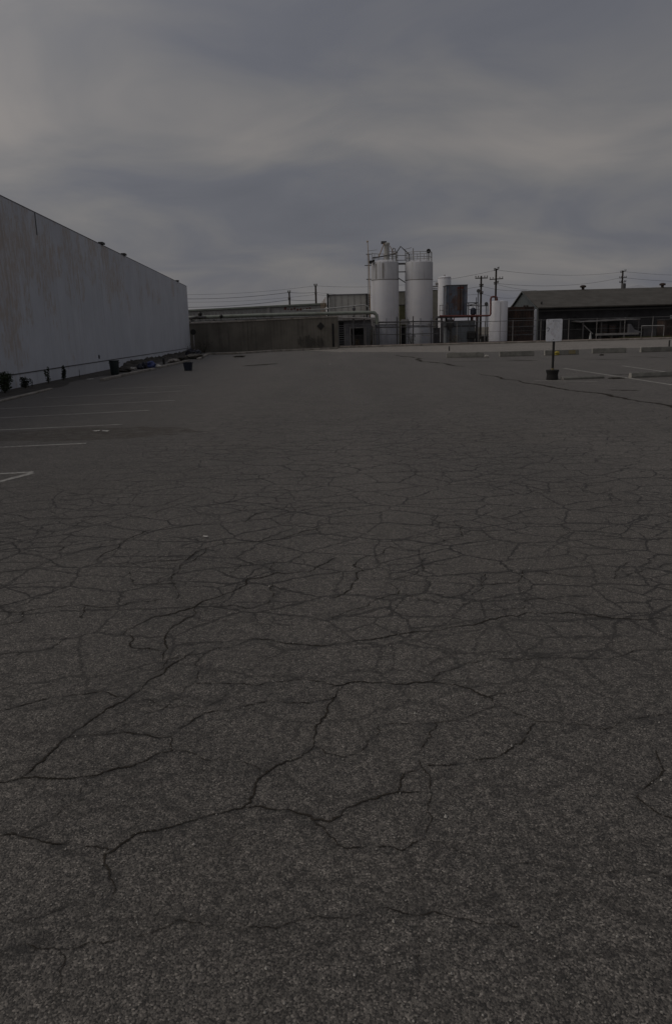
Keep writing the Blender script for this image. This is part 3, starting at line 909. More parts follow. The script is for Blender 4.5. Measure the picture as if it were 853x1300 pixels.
lump(159, 472.5, 0.32, 0.11, 'dirt', 'rubble_pile', 'low dark rubble pile just past the tall trash can', 'rubble', 3)
lump(169, 470, 0.18, 0.09, 'concrete_pale', 'broken_slab', 'pale broken slab piece between the trash can and the blue bags', 'rubble', 33)
lump(178.5, 468.5, 0.19, 0.14, 'dark_bag', 'trash_bag', 'dark navy trash bag nearest the trash can', 'trash bag', 4)
lump(183.5, 468, 0.17, 0.17, 'dark_bag', 'trash_bag', 'dark trash bag squeezed between two bags beside the warehouse', 'trash bag', 5)
lump(192.5, 467, 0.24, 0.19, 'blue_bag', 'trash_bag', 'bright blue plastic bag, biggest of the trash bags by the warehouse', 'trash bag', 6)
lump(201.5, 467, 0.13, 0.09, 'paper', 'paper_scrap', 'crumpled pale paper lying just past the bright blue bag', 'litter', 7)
lump(222, 460.5, 0.34, 0.13, 'kerb', 'rubble_pile', 'small tan rubble heap behind the kerb past the short black post', 'rubble', 8)
lump(231, 459, 0.40, 0.18, 'dirt', 'rubble_pile', 'dark weedy rubble heap near the warehouse corner', 'rubble', 9)
lump(246, 455.5, 0.65, 0.18, 'concrete_wall', 'rubble_pile', 'grey brown mound of broken concrete at the warehouse corner', 'rubble', 10)
lump(243, 452.5, 0.40, 0.30, 'dark_bag', 'trash_bag', 'dark bag heaped on the mound at the warehouse corner', 'trash bag', 11)
lump(249.5, 451.5, 0.38, 0.26, 'dark_bag', 'trash_bag', 'large dark navy bag in front of the concrete wall end', 'trash bag', 12)
lump(304, 453.5, 0.36, 0.07, 'dirt', 'rubble_pile', 'small dark scatter of debris below the concrete wall', 'rubble', 13)
for px, py, sd, lb in ((123, 548, 1, 'flat white paper scrap on the oily stain, nearer the warehouse'), (134, 548, 2, 'flat white paper scrap on the oily stain, farther from the warehouse'), (57, 483.5, 0, 'x'), (113, 482, 3, 'white paper scrap lying by the warehouse footing'), (116.5, 481.5, 4, 'second white scrap on the dirt beside another'), (261, 682.5, 5, 'tiny white scrap among the asphalt cracks'), (420, 463, 6, 'lone white scrap far out on the driveway')):
    if lb == 'x':
        continue
    b = G(px, py)
    m = MB()
    s = 0.018 if sd == 5 else (0.052 if sd < 3 else 0.07)
    vs = []
    for j in range(4):
        for i in range(5):
            vs.append((b.x + (i - 2) * s * 0.5 + random.uniform(-.2, .2) * s, b.y + (j - 1.5) * s * 0.5 + random.uniform(-.2, .2) * s, 0.008 + random.uniform(0, 0.3) * s))
    m.add(vs, [(j * 5 + i, j * 5 + i + 1, j * 5 + i + 6, j * 5 + i + 5) for j in range(3) for i in range(4)])
    o = m.build('paper_scrap', M['paper'])
    so = o.modifiers.new('thick', 'SOLIDIFY'); so.thickness = 0.003
    tag(o, lb, 'litter')

# short black posts
def short_post(px, py, h, r, label, mat='black_paint', cap=True):
    b = G(px, py)
    m = MB(); m.lathe(b, [(r, 0), (r, h - r * 0.6), (r * 0.8, h - r * 0.2), (r * 0.3, h)], 14)
    return tag(m.build('short_post', M[mat], origin=b), label, 'post')


short_post(208.5, 462.5, 0.36, 0.07, 'short black post against the warehouse, past the blue bag')
short_post(570, 445.5, 0.33, 0.045, 'thin dark stake in the street behind the wheel stops, near the middle')
short_post(848.8, 440, 0.42, 0.05, 'thin dark stake in the street near the far edge of the dark shed')
# round sign on a post in front of the concrete wall
b = G(247.5, 449)
rs = thing('round_sign', 'small round dark sign on a thin post before the concrete wall end', 'sign', b)
zt = P(247.5, 421.5, b.y).z
m = MB(); m.tube([b, (b.x, b.y, zt)], 0.05, 8); m.build('post', M['pipe_grey'], rs)
m = MB(); m.lathe((0, 0, 0), [(0.24, -0.015), (0.24, 0.015)], 20)
m.v = [Vector((b.x + p.x, b.y - 0.07 + p.z, zt + p.y)) for p in m.v]
m.build('sign_disc', M['black_paint'], rs)

# ------------------------------------------------------------------ concrete wall
ca, cb = G(243, 448), G(430, 442.2)
cu_ = (cb - ca).normalized()
cang = math.atan2(cu_.y, cu_.x)
LC = (cb - ca).length
za, zb = P(243, 411.5, ca.y).z, P(430, 402.5, cb.y).z
cw = thing('concrete_wall', 'long stained concrete wall running from the white warehouse to the silos', 'wall', (ca.x, ca.y, 0), rotz=cang)
m = MB()
e0 = -4.0
zs = lambda x: za + (zb - za) * x / LC
m.prism([(e0, 0), (LC, 0), (LC, zs(LC)), (e0, zs(e0))], 0, 0.3, 'y'); m.build('wall', M['concrete_wall'], cw, local=True)
m = MB(); m.prism([(e0, zs(e0)), (LC + .03, zs(LC)), (LC + .03, zs(LC) + .13), (e0, zs(e0) + .13)], -0.06, 0.36, 'y'); m.build('coping', M['kerb'], cw, local=True)
for k in range(6):
    x = 1.0 + k * 2.35
    m = MB(); m.box(x - 0.14, x + 0.14, -0.04, -0.002, 0, zs(x) - 0.05)
    m.build('pilaster', M['concrete_wall'], cw, local=True)
x = LC * (424.2 - 243) / (430 - 243) * 0.995
m = MB(); m.box(x - 0.09, x + 0.09, -0.006, -0.001, 0.15, zs(x) * 0.80); m.build('open_joint', M['dark'], cw, local=True)


def wall_pt(px, py):
    nrm = Vector((cu_.y, -cu_.x, 0))
    d = ray(px, py)
    tt = (ca - Vector((0, 0, EYE))).dot(nrm) / d.dot(nrm)
    p = d * tt + Vector((0, 0, EYE))
    return (p - ca).dot(cu_), p.z


gx, gz = wall_pt(396, 434)
m = MB()
for k in range(13):
    x = gx - 1.2 + k * .19; z = gz - .35 + random.uniform(-.1, .1)
    h_ = random.uniform(.5, 1.05); sl_ = random.uniform(-.16, .16)
    m.tube([(x, -0.044, z), (x + sl_ * .5, -0.044, z + h_ * .5), (x + sl_, -0.044, z + h_)], random.uniform(.025, .055), 4)
    if k % 2:
        m.tube([(x, -0.044, z + h_ * .6), (x + .22, -0.044, z + h_ * random.uniform(.3, .8))], .03, 4)
m.build('graffiti', M['graffiti'], cw, local=True)
gx, gz = wall_pt(407, 414)
m = MB(); s = 0.36
m.prism([(gx, gz - s), (gx + s, gz), (gx, gz + s), (gx - s, gz)], -0.07, -0.042, 'y')
dm = m.v
wm = Matrix.Rotation(cang, 4, 'Z')
m.v = [wm @ p + Vector((ca.x, ca.y, 0)) for p in m.v]
tag(m.build('diamond_sign', M['black_paint']), 'dark diamond shaped placard fixed to the concrete wall near its silo end', 'sign')

# ------------------------------------------------------------------ behind the concrete wall
def pbox(x0, y0_, x1, y1_, Y, dep, m=None):
    a, b_, zt, zb_ = rect(x0, y0_, x1, y1_, Y)
    m = m or MB()
    return m.box(a, b_, Y, Y + dep, max(zb_, 0.0), zt)


def ctr(px, Y, py=430):
    return Vector((P(px, py, Y).x, Y, 0))


# long low building with pale ribbed fascia
YB = 84.0
a = P(225, 396, YB); b_ = P(412, 386.5, YB)
lb = thing('low_building', 'long low pale building with ribbed fascia behind the concrete wall', 'building', ((a.x + b_.x) / 2, YB, 0))
m = MB(); m.prism([(a.x, 0), (b_.x, 0), (b_.x, b_.z), (a.x, a.z)], YB, YB + 9, 'y'); m.build('wall', M['low_panel'], lb)
m = MB(); m.prism([(a.x - .2, a.z), (b_.x + .2, b_.z), (b_.x + .2, b_.z + .16), (a.x - .2, a.z + .16)], YB - .25, YB + 9.2, 'y'); m.build('roof_edge', M['pipe_green'], lb)
for k in range(26):
    u = (k + .5) / 40
    x = a.x + (b_.x - a.x) * u
    z = a.z + (b_.z - a.z) * u
    m = MB(); m.box(x - .05, x + .05, YB - .07, YB - .002, max(z - 1.0, 0.05), z - .22); m.build('rib', M['pipe_grey'], lb)
u = .62
x = a.x + (b_.x - a.x) * u
m = MB(); m.box(x - .16, x + .16, YB - .2, YB - .003, 1.2, a.z + (b_.z - a.z) * u - .02); m.build('downpipe', M['pipe_grey'], lb)
m = MB()
for k in range(9):
    q = P(362 + k * 3.9, 392.5 + random.uniform(-1, 1), YB)
    s = random.uniform(.07, .17)
    m.prism([(q.x - s, q.z - s * .6), (q.x + s * .7, q.z - s), (q.x + s, q.z + s * .4), (q.x, q.z + s)], YB - .012, YB - .004, 'y')
m.build('peeled_patch', M['rust_red'], lb)

# pipes running along the top of the concrete wall
YP = 76.0
pr = thing('pipe_rack', 'long pale green pipe run above the concrete wall, bending down beside the silo', 'pipes', (ctr(360, YP).x, YP, 0))
pts = [P(x, 403.9 - (x - 230) * 0.0375 if x < 330 else 400.15 - (x - 330) * 0.0245, YP) for x in (225, 260, 300, 330, 380, 420, 455, 470)]
q = P(475, 397.2, YP); q2 = P(478, 400, YP); q3 = P(478.6, 412, YP)
m = MB(); m.tube(pts + [q, q2, q3], .17, 10); m.build('main_pipe', M['pipe_green'], pr)
q = P(466, 404, YP - .4)
m = MB(); m.tube([P(243, 409.8, YP - .4), P(330, 406.5, YP - .4), P(430, 403, YP - .4), q, P(471.5, 405, YP - .4), P(473, 414, YP - .4)], .075, 8); m.build('thin_pipe', M['pipe_grey'], pr)
m = MB(); m.tube([P(385, 393.5, YP), P(412, 392.6, YP), P(416, 392.4, YP)], .05, 6); m.build('rail', M['white_pipe'], pr)
m = MB(); m.tube([P(412, 392.2, YP + 1), P(440, 389.5, YP + 1), P(462, 387, YP + 1), P(467, 389, YP + 1), P(469, 393, YP + 1)], .06, 6); m.build('hand_pipe', M['white_pipe'], pr)
for x in (245, 272, 300, 328, 356, 384, 402, 427, 448, 462):
    t0 = P(x, 402.0 - (x - 330) * .027, YP)
    m = MB(); m.box(t0.x - .06, t0.x + .06, YP - .3, YP + .3, 0.012, t0.z - .16); m.build('support', M['steel'], pr)
m = MB()
q = P(449, 391.5, YP + .8)
m.tube([(q.x, q.y, 2.4), (q.x, q.y, q.z + .25)], .05, 6); m.lathe((q.x, q.y, q.z - .2), [(.05, 0), (.17, .05), (.17, .24), (.05, .3)], 10)
m.build('valve', M['steel'], pr)
for px, py, w_ in ((254, 398.5, .2), (281, 401.3, .16)):
    m = MB(); q = P(px, py, YP - .2)
    m.lathe((q.x, q.y, q.z - w_), [(w_ * .6, 0), (w_, w_ * .5), (w_, w_ * 1.3), (w_ * .5, w_ * 1.9)], 10); m.tube([(q.x, q.y, 2.0), (q.x, q.y, q.z)], .04, 6)
    m.build('valve', M['black_paint'], pr)
m = MB(); m.tube([P(241, 404.3, YP - .3), P(250, 402.3, YP - .3), P(262, 402.5, YP - .3)], .11, 6); m.tube([P(243, 403, YP - .3), P(243.5, 411, YP - .3)], .1, 6); m.build('bracket_pipe', M['steel'], pr)

# dark plant room strip seen between pipe and wall
m = MB(); a, b_, zt, zb_ = rect(228, 404.5, 428, 412, 79.0)
m.prism([(a, .012), (b_, .012), (b_, P(428, 400.5, 79).z), (a, P(228, 408.5, 79).z)], 79.0, 82.5, 'y')
tag(m.build('storage_shelter', M['steel']), 'dark low shelter roofed close under the pale green pipe run', 'shelter')

# row of weathered upright boards beside the pale metal shed
for k, (px, top) in enumerate(((407.6, 384), (409.4, 381.5), (411.2, 379.3), (413.0, 377))):
    q = P(px, top, 80.5 - k * .5)
    m = MB(); m.prism([(q.x - .035, 0.012), (q.x + .035, 0.012), (q.x + .035, q.z), (q.x - .035, q.z - .05)], q.y, q.y + .07, 'y')
    tag(m.build('timber_post', M['rust_post'], origin=(q.x, q.y, .012)), ('shortest', 'second shortest', 'second tallest', 'tallest')[k] + ' of four orange timber posts beside the pale metal shed', 'post', 'orange posts by the metal shed')

# pale metal shed
YS = 83.0
a, b_, zt, zb_ = rect(418.5, 374.5, 466, 441, YS)
ms = thing('metal_shed', 'pale ribbed metal shed with black corner posts left of the silos', 'shed', ((a + b_) / 2, YS, 0))
m = MB(); m.box(a, b_, YS, YS + 5, .012, zt); m.build('wall', M['shed_panel'], ms)
m = MB(); m.box(a - .1, b_ + .1, YS - .1, YS + 5.1, zt, zt + .1); m.build('roof', M['block'], ms)
for k in range(1, 6):
    x = a + (b_ - a) * k / 6
    m = MB(); m.box(x - .03, x + .03, YS - .04, YS - .002, .02, zt - .02); m.build('panel_rib', M['pipe_grey'], ms)
for px in (416.7, 466.0, 469.0):
    x = P(px, 400, YS).x
    m = MB(); m.box(x - .1, x + .1, YS - .35, YS - .1, .012, P(px, 373, YS).z); m.build('corner_post', M['black_paint'], ms)

# ------------------------------------------------------------------ block room between the wall and the silos
YR = 78.2
a, b_, zt, zb_ = rect(429, 406.5, 473, 441, YR)
br = thing('block_room', 'low grey block room with a dark open doorway beside the silos', 'building', ((a + b_) / 2, YR, 0))
xd0, xd1, zd, _ = rect(445.5, 416.5, 463.5, 441, YR)
m = MB()
m.prism([(a, .012), (xd0, .012), (xd0, zd), (xd1, zd), (xd1, .012), (b_, .012), (b_, zt), (a, zt)], YR, YR + .25, 'y')
m.box(a, a + .25, YR + .252, YR + 4, .012, zt); m.box(b_ - .25, b_, YR + .252, YR + 4, .012, zt); m.box(a + .252, b_ - .252, YR + 3.7, YR + 4, .012, zt)
m.build('wall', M['block'], br)
m = MB(); m.box(a - .2, b_ + .2, YR - .35, YR + 4.2, zt, zt + .22); m.build('roof', M['pipe_grey'], br)
m = MB(); m.box(xd0 - .1, xd0, YR - .04, YR + .2, .014, zd + .08); m.box(xd1, xd1 + .1, YR - .04, YR + .2, .014, zd + .08); m.box(xd0, xd1, YR - .04, YR + .2, zd, zd + .08); m.build('door_frame', M['pipe_grey'], br)
m = MB(); m.box(xd0 + .02, xd1 - .02, YR + .9, YR + .95, .014, zd * .62); m.build('inner_gate', M['steel'], br)
lx0, lx1, lz, _ = rect(430.5, 407.5, 436.5, 441, YR)
m = MB(); m.box(lx0, lx1, YR - .03, YR - .003, .05, lz - .12); m.build('louvre', M['dark'], br)
for k in range(10):
    z = .15 + k * (lz - .4) / 10
    m = MB(); m.box(lx0, lx1, YR - .07, YR - .032, z, z + .06); m.build('louvre_slat', M['block'], br)

# ------------------------------------------------------------------ silos
YC = 80.0


def silo(px0, px1, label):
    cxp = (px0 + px1) / 2
    c = ctr(cxp, YC, 370)
    r = (P(px1, 370, YC).x - P(px0, 370, YC).x) / 2
    z = lambda py: P(cxp, py, YC - r).z
    th = thing('silo', label, 'silo', c)
    m = MB(); m.lathe(c, [(r * .985, z(412)), (r * .985, z(402.5)), (r, z(401.5)), (r, z(355.2))], 64); m.build('shell', M['silo'], th)
    m = MB(); m.lathe(c, [(r * 1.002, z(354)), (r * 1.002, z(333)), (r * .985, z(332)), (r * .6, z(329)), (r * .1, z(328))], 64); m.build('top_section', M['silo_top'], th)
    m = MB(); m.lathe(c, [(r * 1.006, z(354.9)), (r * 1.012, z(354.8)), (r * 1.012, z(354.1)), (r * 1.006, z(354.0))], 64); m.build('band', M['pipe_grey'], th)
    for zz_ in (366, 378, 390):
        m = MB(); m.lathe(c, [(r * 1.0005, z(zz_) - .02), (r * 1.003, z(zz_) - .01), (r * 1.003, z(zz_) + .01), (r * 1.0005, z(zz_) + .02)], 64); m.build('weld_seam', M['silo'], th)
    m = MB(); m.lathe(c, [(r * .99, .012), (r * .99, z(418)), (r * .93, z(416.5)), (r * .93, z(412.3))], 64); m.build('skirt', M['silo_skirt'], th)
    for sgn in (-1, 0, 1):
        a_ = -math.pi / 2 + sgn * 1.0
        x, y = c.x + (r + .12) * math.cos(a_), c.y + (r + .12) * math.sin(a_)
        m = MB(); m.box(x - .05, x + .05, y - .05, y + .05, .012, z(404)); m.build('leg_column', M['silo_skirt'], th)
    return th, c, r, z


s1, c1, r1, z1 = silo(471.5, 506.0, 'white silo nearer the warehouse, with the thick vent stack on top')
s2, c2, r2, z2 = silo(514.2, 549.0, 'white silo farther from the warehouse, with a round lamp above its railing')
# dark weather streak panels on the first silo
for px in (477.6, 486.3):
    ang = math.acos(max(-1, min(1, (P(px, 345, YC - r1).x - c1.x) / (r1 * 1.0))))
    m = MB()
    vs = []
    for da in (-.075, .075):
        for zz in (z1(353.6), z1(334)):
            vs.append((c1.x + (r1 * 1.006) * math.cos(-ang + da), c1.y + (r1 * 1.006) * math.sin(-ang + da), zz))
    m.add(vs, [(0, 1, 3, 2)])
    o = m.build('streak_panel', M['pipe_grey'], s1)


def railing(th, c, r, z0, h, a0, a1, n, mat='galv'):
    m = MB()
    for hh in (h, h * .5):
        m.tube([(c.x + r * math.cos(a0 + (a1 - a0) * k / 24), c.y + r * math.sin(a0 + (a1 - a0) * k / 24), z0 + hh) for k in range(25)], .028, 5)
    for k in range(n + 1):
        a_ = a0 + (a1 - a0) * k / n
        m.tube([(c.x + r * math.cos(a_), c.y + r * math.sin(a_), z0 - .05), (c.x + r * math.cos(a_), c.y + r * math.sin(a_), z0 + h)], .028, 5)
    m.build('railing', M[mat], th)


railing(s1, c1, r1 * .93, z1(332), .95, -math.pi * .45, math.pi * 1.05, 11, 'pipe_grey')
railing(s2, c2, r2 * .93, z2(332), .95, 0, 2 * math.pi, 12, 'pipe_grey')
# thick vent stack and its motor arm
pv = P(490.8, 330, YC)
m = MB(); m.lathe((pv.x, YC, 0), [(.26, z1(332)), (.26, z1(309.5)), (.31, z1(309)), (.31, z1(306.8)), (.22, z1(306))], 20); m.build('vent_stack', M['shed_panel'], s1)
m = MB(); q = P(486.5, 308.3, YC); m.box(q.x - .22, q.x + .3, YC - .25, YC + .2, q.z - .1, q.z + .14); m.build('stack_motor', M['steel'], s1)
m = MB(); m.tube([P(487.5, 309, YC - .3), P(480.5, 326.5, YC - .3)], .045, 6); m.tube([P(494.5, 312, YC - .3), P(501, 323, YC - .3)], .035, 6); m.build('stay_rod', M['rust_post'], s1)
m = MB(); m.tube([P(473, 327.2, YC - .5), P(481, 326.3, YC - .5), P(502, 322.3, YC - .5)], .06, 6); m.build('cross_pipe', M['steel'], s1)
m = MB(); m.tube([P(497.8, 331, YC), P(497.8, 318, YC), P(499.3, 314.8, YC), P(501.2, 315.8, YC), P(502, 320, YC), P(502.3, 331, YC)], .05, 6); m.build('gooseneck_vent', M['pipe_grey'], s1)
m = MB(); m.tube([P(502, 322.5, YC), P(508.3, 312.8, YC), P(514, 318, YC), P(519.5, 323.2, YC), P(519.7, 331.5, YC)], .055, 6); m.build('transfer_pipe', M['steel'], s1)
m = MB(); m.tube([P(514, 331, YC), P(514.2, 316.5, YC), P(522, 314.3, YC)], .03, 5); m.tube([P(524.5, 331, YC), P(524.3, 315, YC)], .045, 6); m.build('vent_pipe', M['pipe_grey'], s2)
# catwalk between the silos
for py, rr, nm in ((324.5, .03, 'handrail'), (330.5, .03, 'handrail'), (335, .09, 'catwalk'), (345.3, .05, 'tie_bar')):
    m = MB(); m.tube([P(503.5, py, YC - .2), P(516, py - .3, YC - .2)], rr, 6)
    m.build(nm, M['steel'], s1)
m = MB(); m.tube([P(505.5, 353, YC - .4), P(514, 358.5, YC - .4)], .05, 6)
m.build('tie_bar', M['steel'], s1)
# ladder with mast and floodlights at the side of the first silo
m = MB()
for px in (466.4, 468.4):
    m.tube([P(px + 1.2, 400, YC - .6), P(px, 322, YC - .6)], .028, 5)
for k in range(30):
    py = 324 + k * 2.5
    d_ = (py - 322) / 78 * 1.2
    m.tube([P(466.4 + d_, py, YC - .6), P(468.4 + d_, py, YC - .6)], .016, 4)
m.build('ladder', M['galv'], s1)
for py, x0_, x1_ in ((322.7, 464.6, 471.5), (337, 462.8, 471), (354.6, 464.8, 471.5)):
    m = MB(); m.tube([P(x0_, py, YC - .62), P(x1_, py - .1, YC - .62)], .04, 5)
    m.build('ladder_bracket', M['steel'], s1)
m = MB(); m.tube([P(470.2, 402, YC - .9), P(468.2, 335, YC - .9), P(466.6, 308, YC - .9)], .05, 6, .03); q = P(466.4, 307, YC - .9); m.lathe((q.x, q.y, q.z - .08), [(.03, 0), (.09, .06), (.09, .14), (.03, .2)], 10); m.build('mast', M['rust_post'], s1)
m = MB(); m.tube([P(467.5, 318.5, YC - .9), P(478.5, 317, YC - .9)], .022, 5); m.build('mast_wire', M['pipe_grey'], s1)
def floodlight(th, px, py, Y, r, post_py):
    q = P(px, py, Y)
    m = MB()
    m.lathe((0, 0, 0), [(r * .35, -.16), (r * .8, -.1), (r, 0), (r, .05), (r * .92, .06)], 16)
    m.v = [Vector((q.x + p.x, q.y - p.z, q.z + p.y)) for p in m.v]
    o = m.build('floodlight', M['black_paint'], th)
    m = MB(); m.tube([(q.x, q.y + .12, q.z), (q.x, q.y + .14, P(px, post_py, Y).z)], .035, 5); m.build('lamp_arm', M['steel'], th)


floodlight(s1, 470.6, 332.8, YC - .9, .17, 337)
floodlight(s1, 473.8, 331.3, YC - .9, .14, 336)
floodlight(s2, 543.8, 318.6, YC - .7, .21, 332)
# foot pipes in front of the silos
sp = thing('silo_pipework', 'dark horizontal pipe rails standing before the feet of the two silos', 'pipes', ctr(512, YC - 2.6))
m = MB()
YQ = YC - 2.6
for py, x0_, x1_, rr in ((409.3, 474, 562, .07), (415.8, 478, 556, .05), (425, 476, 556, .03)):
    m.tube([P(x0_, py, YQ), P(x1_, py - (x1_ - x0_) * .018, YQ)], rr, 6)
m.build('rail', M['steel'], sp)
for px, top in ((480.5, 408.5), (503.7, 402), (524.2, 401.5), (547, 407), (562, 407.5)):
    q = P(px, top, YQ)
    m = MB(); m.box(q.x - .05, q.x + .05, YQ - .05, YQ + .05, .012, q.z); m.build('upright', M['steel'], sp)
m = MB()
m.tube([P(536, 420, YQ + .3), P(536, 426, YQ + .3), P(546, 426, YQ + .3)], .05, 6); m.build('drain_pipe', M['pipe_grey'], sp)
m = MB(); m.tube([P(474.3, 403, YQ), P(475, 413, YQ), P(476, 420, YQ), P(476.5, 437, YQ)], .07, 6)
m.build('drain_pipe', M['pipe_grey'], sp)
m = MB(); a, b_, zt, zb_ = rect(508, 405.5, 516.5, 412, YC)
m.box(a, b_, YC - 1, YC - .6, zb_, zt); m.build('control_box', M['pipe_grey'], sp)
m = MB(); a, b_, zt, zb_ = rect(508.5, 413, 515, 436, YC)
m.box(a, b_, YC + .6, YC + .9, .014, zt); m.build('back_panel', M['dark'], sp)
# olive clad box and tan sheds seen between and past the silos
def slab(px0, py0, px1, py1, Y, dep, mat, name, label, cat, roofmat='steel'):
    a, b_, zt, zb_ = rect(px0, py0, px1, py1, Y)
    th = thing(name, label, cat, ((a + b_) / 2, Y, .012))
    m = MB(); m.box(a, b_, Y, Y + dep, .012, zt); m.build('wall', M[mat], th)
    m = MB(); m.box(a - .06, b_ + .06, Y - .06, Y + dep + .06, zt, zt + .07); m.build('roof', M[roofmat], th)
    for k in range(1, 4):
        x = a + (b_ - a) * k / 4
        m = MB(); m.box(x - .025, x + .025, Y - .03, Y - .002, .02, zt - .03); m.build('rib', M[mat], th)
    return th


slab(500, 370.5, 517, 440, 92.0, 4, 'tan_sheet', 'tan_shed', 'tan sheet clad shed visible in the gap between the two silos', 'shed')
slab(507, 387.5, 515, 440, 86.0, 2, 'olive', 'olive_cabinet', 'olive cabinet standing low in the gap between the two silos', 'cabinet')
slab(547.5, 368.5, 556, 440, 92.0, 4, 'tan_sheet', 'tan_shed', 'narrow tan shed just past the silos, before the slim white tank', 'shed')
m = MB(); m.tube([P(548, 363.8, 90), P(556, 363.3, 90)], .09, 6); m.tube([P(548, 366.2, 90), P(556, 366, 90)], .05, 6)
q = P(554, 360, 90); m.lathe((q.x, q.y, q.z - .15), [(.06, 0), (.16, .06), (.16, .24), (.05, .3)], 10); m.tube([P(554, 364, 90), P(554, 360, 90)], .05, 5)
tag(m.build('bridge_pipe', M['pipe_grey']), 'short high pipe with a round fitting between the far silo and the slim tank', 'pipes')

# slim white tank
YT = 90.0
c = ctr(563.8, YT, 380)
r = (P(572, 380, YT).x - P(555.5, 380, YT).x) / 2
zq = lambda py: P(563.8, py, YT - r).z
tk = thing('slim_tank', 'slim tall white tank behind the rusted blue tower', 'tank', c)
m = MB(); m.lathe(c, [(r, .012), (r, zq(352.5)), (r * .93, zq(351)), (r * .2, zq(349.8))], 44); m.build('shell', M['silo'], tk)
m = MB(); m.lathe(c, [(r * 1.015, zq(352.9)), (r * 1.02, zq(352.6)), (r * 1.0, zq(352.2))], 44); m.build('rim', M['pipe_grey'], tk)
m = MB(); m.lathe((c.x, c.y, 0), [(.12, zq(350.3)), (.12, zq(348.6)), (.05, zq(348.2))], 10); m.build('vent', M['pipe_grey'], tk)

# rusted blue tower on its platform
YW = 82.0
a, b_, zt, zb_ = rect(566.5, 362.5, 592.5, 400.5, YW)
tw = thing('rusted_tower', 'square blue grey tower streaked with red rust, standing on a steel platform', 'tower', ((a + b_) / 2, YW, zb_))
m = MB(); m.box(a, b_, YW, YW + 2.4, zb_ + .002, zt); m.build('casing', M['blue_rust'], tw)
m = MB(); m.box(a - .05, b_ + .06, YW - .05, YW + 2.45, zt, zt + .08); m.build('cap', M['steel'], tw)
for k in range(7):
    x = a + (b_ - a) * k / 6
    m = MB(); m.box(x - .035, x + .035, YW - .05, YW - .002, zb_ + .01, zt - .01); m.build('rib', M['blue_rust' if k not in (4, 5) else 'rust_sheet'], tw)
for px0, py0, px1, py1, mt in ((580.5, 364, 588, 366.8, 'rust_red'), (579.5, 368, 586.5, 394, 'rust_mid')):
    xa, xb, zt_, zl = rect(px0, py0, px1, py1, YW)
    m = MB(); m.box(xa, xb, YW - .03, YW - .003, zl, zt_); m.build('rust_plate', M[mt], tw)
pf = thing('steel_platform', 'dark steel platform on posts carrying the rusted blue tower', 'platform', ctr(585, YW))
pa_, pb_, pt_, pl_ = rect(556, 400.5, 608, 403, YW)
m = MB(); m.box(pa_, pb_, YW - .9, YW + 3, pl_, pt_ - .005); m.build('deck', M['steel'], pf)
for px in (559, 571, 604):
    x = P(px, 420, YW).x
    for yy in (YW - .75, YW + 2.8):
        m = MB(); m.box(x - .09, x + .09, yy - .09, yy + .09, .012, pl_); m.build('leg', M['steel'], pf)
m = MB()
for zz in (.55, 1.05):
    m.tube([(pa_, YW - .85, pt_ + zz), (P(567, 395, YW).x, YW - .85, pt_ + zz)], .028, 5)
for px in (556.5, 560, 564, 566.7):
    x = P(px, 395, YW).x
    m.tube([(x, YW - .85, pt_ - .02), (x, YW - .85, pt_ + 1.05)], .028, 5)
m.build('railing', M['pipe_grey'], pf)
m = MB()
for zz in (.55, 1.05):
    m.tube([(P(592.5, 395, YW).x, YW - .85, pt_ + zz), (pb_, YW - .85, pt_ + zz)], .028, 5)
for px in (593, 598, 602.5, 607):
    x = P(px, 395, YW).x
    m.tube([(x, YW - .85, pt_ - .02), (x, YW - .85, pt_ + 1.05)], .028, 5)
m.build('railing', M['pipe_grey'], pf)
# tank below the platform
a, b_, zt, zb_ = rect(566, 407.0, 603, 440, YW)
tb = thing('settling_tank', 'blue grey boxy tank under the steel platform', 'tank', ((a + b_) / 2, YW, .012))
m = MB(); m.box(a, b_, YW, YW + 2.4, .012, zt); m.build('body', M['tank_grey'], tb, bevel=.05)
m = MB(); z = P(585, 414, YW).z; m.box(a - .05, b_ + .05, YW - .06, YW + 2.45, z - .06, z + .06); m.build('girdle', M['steel'], tb)
m = MB()
for k in range(3):
    x = a + (b_ - a) * (k + .7) / 3.4
    m.box(x - .05, x + .05, YW - .07, YW - .003, .02, zt - .03)
m.build('stiffener', M['tank_grey'], tb)
mc_a, mc_b, mzt, mzb = rect(594, 420.5, 603.5, 430, YW - 1)
mc = thing('pump_unit', 'black box shaped pump unit in front of the blue grey tank', 'machine', ((mc_a + mc_b) / 2, YW - 1, 0.012))
m = MB(); m.box(mc_a, mc_b, YW - 1.0, YW - .2, mzb, mzt); m.build('housing', M['black_paint'], mc, bevel=.06)
m = MB()
for x in (mc_a + .1, mc_b - .1):
    for yy in (YW - .95, YW - .25):
        m.box(x - .04, x + .04, yy - .04, yy + .04, .012, mzb)
m.build('stand', M['steel'], mc)
q = P(566, 405, YW)
bt = thing('hopper_drum', 'dark drum hanging low at the tower foot beside the silos', 'drum', (P(571, 413, YW - .5).x, YW - .7, .012))
q = P(571, 413, YW - .7)
m = MB(); m.lathe((q.x, q.y, 0), [(.14, q.z - .5), (.38, q.z - .05), (.38, q.z + .5), (.3, q.z + .6)], 18); m.build('drum', M['steel'], bt)
m = MB(); m.tube([(q.x, q.y, .012), (q.x, q.y, q.z - .45)], .06, 6); m.build('stand', M['steel'], bt)
# dark blue cabinet beside it
slab(551, 417, 558.5, 440, 80.5, 1.0, 'steel', 'switch_cabinet', 'dark switch cabinet between the far silo and the steel platform', 'cabinet')
slab(612, 427.5, 618, 440, 80.0, .8, 'black_paint', 'switch_cabinet', 'small black cabinet at the foot of the white storage tank', 'cabinet')

